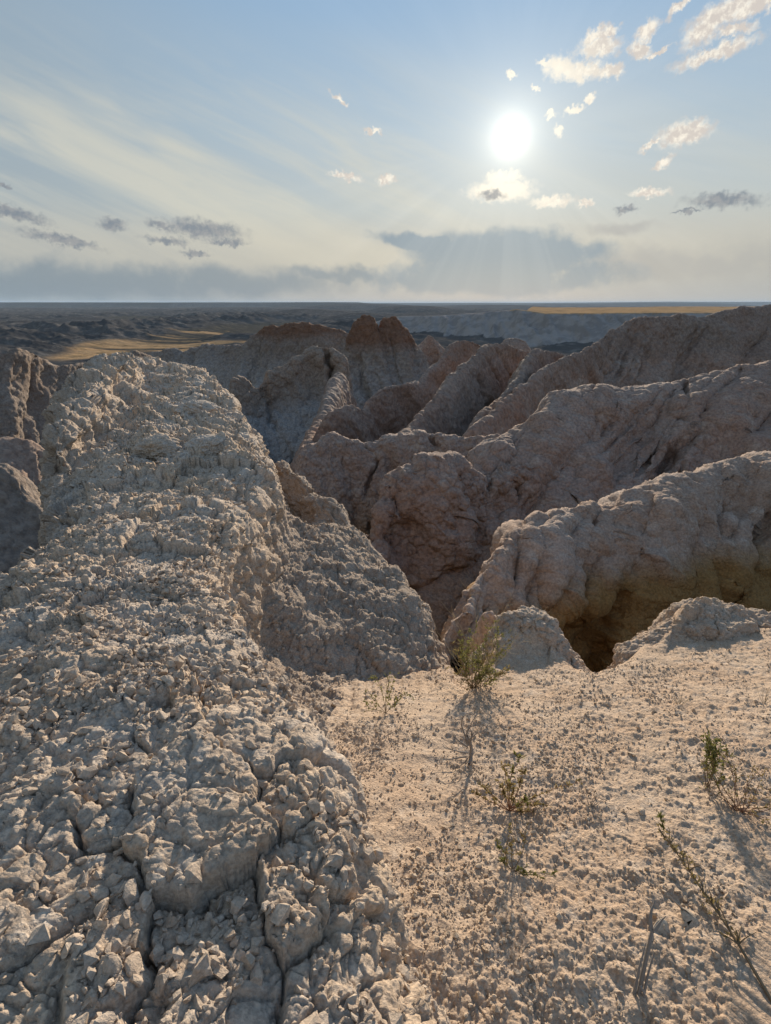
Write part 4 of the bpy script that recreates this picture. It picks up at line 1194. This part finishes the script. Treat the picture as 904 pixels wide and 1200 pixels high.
    th = g.math('ARCTAN2', dx, g.math('MULTIPLY', dy, -1.0))
    rn = g.n('ShaderNodeTexNoise', {'noise_dimensions': '1D'}, W=th, Scale=4.5, Detail=3.0, Roughness=.6).outputs['Fac']
    ray_f = g.math('MULTIPLY', g.math('MULTIPLY', g.mr(rn, .38, .66, -.5, 1), g.mr(ang, 4, 9)), g.mr(ang, 28, 12))
    ray_f = g.math('MULTIPLY', ray_f, g.mr(dy, 2, -6, .35, 1))
    c = add(c, g.math('MULTIPLY', ray_f, .022), (1.0, .92, .78))
    c = add(c, g.math('MULTIPLY', expo(6.5), .18), (1.0, .95, .82))
    # separate small clouds
    dark = field([(848, 235, 36, 7, -3), (733, 245, 11, 3.5), (238, 269, 40, 9, -4), (265, 284, 20, 3.5), (133, 263, 13, 6), (190, 264, 14, 4, -8), (195, 282, 20, 4, -5),
                  (18, 250, 32, 6, -14), (72, 281, 36, 5, -10), (3, 218, 9, 3), (576, 229, 13, 4.5), (806, 248, 15, 1.8), (230, 297, 13, 3), (-60, 240, 30, 8), (1010, 240, 60, 9)], S1)
    bright = field([(703, 56, 21, 10), (697, 42, 14, 7, 20), (712, 40, 12, 6, 20), (686, 84, 22, 10), (658, 80, 18, 11, -12), (714, 83, 14, 7), (638, 73, 8, 3.5), (750, 58, 12, 8, -20), (757, 38, 12, 9, 35), (770, 62, 14, 3, 15),
                    (838, 62, 40, 8, 10), (826, 34, 22, 14, 30), (862, 34, 20, 6), (852, 12, 40, 13, 18), (890, 4, 34, 10, 10), (800, 3, 16, 5, 40), (802, 157, 28, 11, 5), (778, 189, 10, 4, 30), (763, 170, 10, 3, 30),
                    (690, 115, 6, 4), (672, 130, 10, 3.5, 15), (645, 135, 6, 3.5, 10), (655, 154, 4.5, 4), (628, 104, 4, 3), (600, 88, 4, 3), (648, 236, 20, 5.5), (587, 224, 32, 10), (590, 209, 17, 7), (686, 238, 8, 3),
                    (405, 206, 15, 3.5, -10), (453, 211, 9, 5), (438, 154, 9, 2.6, -8), (398, 117, 10, 2.5, -25), (960, -30, 60, 20), (760, 226, 20, 4)], S1)
    db = dens(bright, .45, 1.35, 1.0, nf)
    bc = g.mix(g.mr(nf, .42, .62), srgb(214, 204, 194), srgb(252, 243, 226))
    nearsun = g.mr(ang, 10, 4)
    bc = g.mix(nearsun, bc, (1.0, .93, .78))
    c = g.mix(g.math('MULTIPLY', db, .95), c, bc)
    dd = dens(dark, .35, 1.4, .8, nf)
    c = g.mix(g.math('MULTIPLY', dd, .85), c, g.mix(g.mr(nf, .4, .6), srgb(118, 128, 140), srgb(146, 148, 152)))
    # the sun itself
    c = add(c, g.math('MULTIPLY', expo(.85), 1.45), (1.0, .95, .80))
    c = add(c, g.math('MULTIPLY', expo(2.8), .28), (1.0, .92, .72))
    # below the horizon: dull earth
    c = g.mix(g.mr(el, -.2, -3), c, srgb(120, 116, 110))
    # physical sky adds its own light; the cloud sky is laid over it
    front = g.vm('SCALE', c, 7.2)
    fin = g.mix(.88, g.vm('SCALE', sky, SKY_K), front)
    nt.links.new(fin, bg.inputs[0])
SKY_K = .2
build_world()
#@@ENDSKY@@

SC.view_settings.view_transform = 'Standard'
SC.view_settings.look = 'None'
SC.view_settings.exposure = .65
SC.view_settings.gamma = 1
cy = SC.cycles
cy.use_denoising = True
SC.world.cycles.sampling_method = 'MANUAL'; SC.world.cycles.sample_map_resolution = 512
cy.max_bounces = 5; cy.diffuse_bounces = 3; cy.glossy_bounces = 1; cy.transmission_bounces = 1; cy.volume_bounces = 0
cy.transparent_max_bounces = 4
print('script', round(time.time() - T0, 1), 'sun', math.degrees(SUN_AZ), math.degrees(SUN_EL))
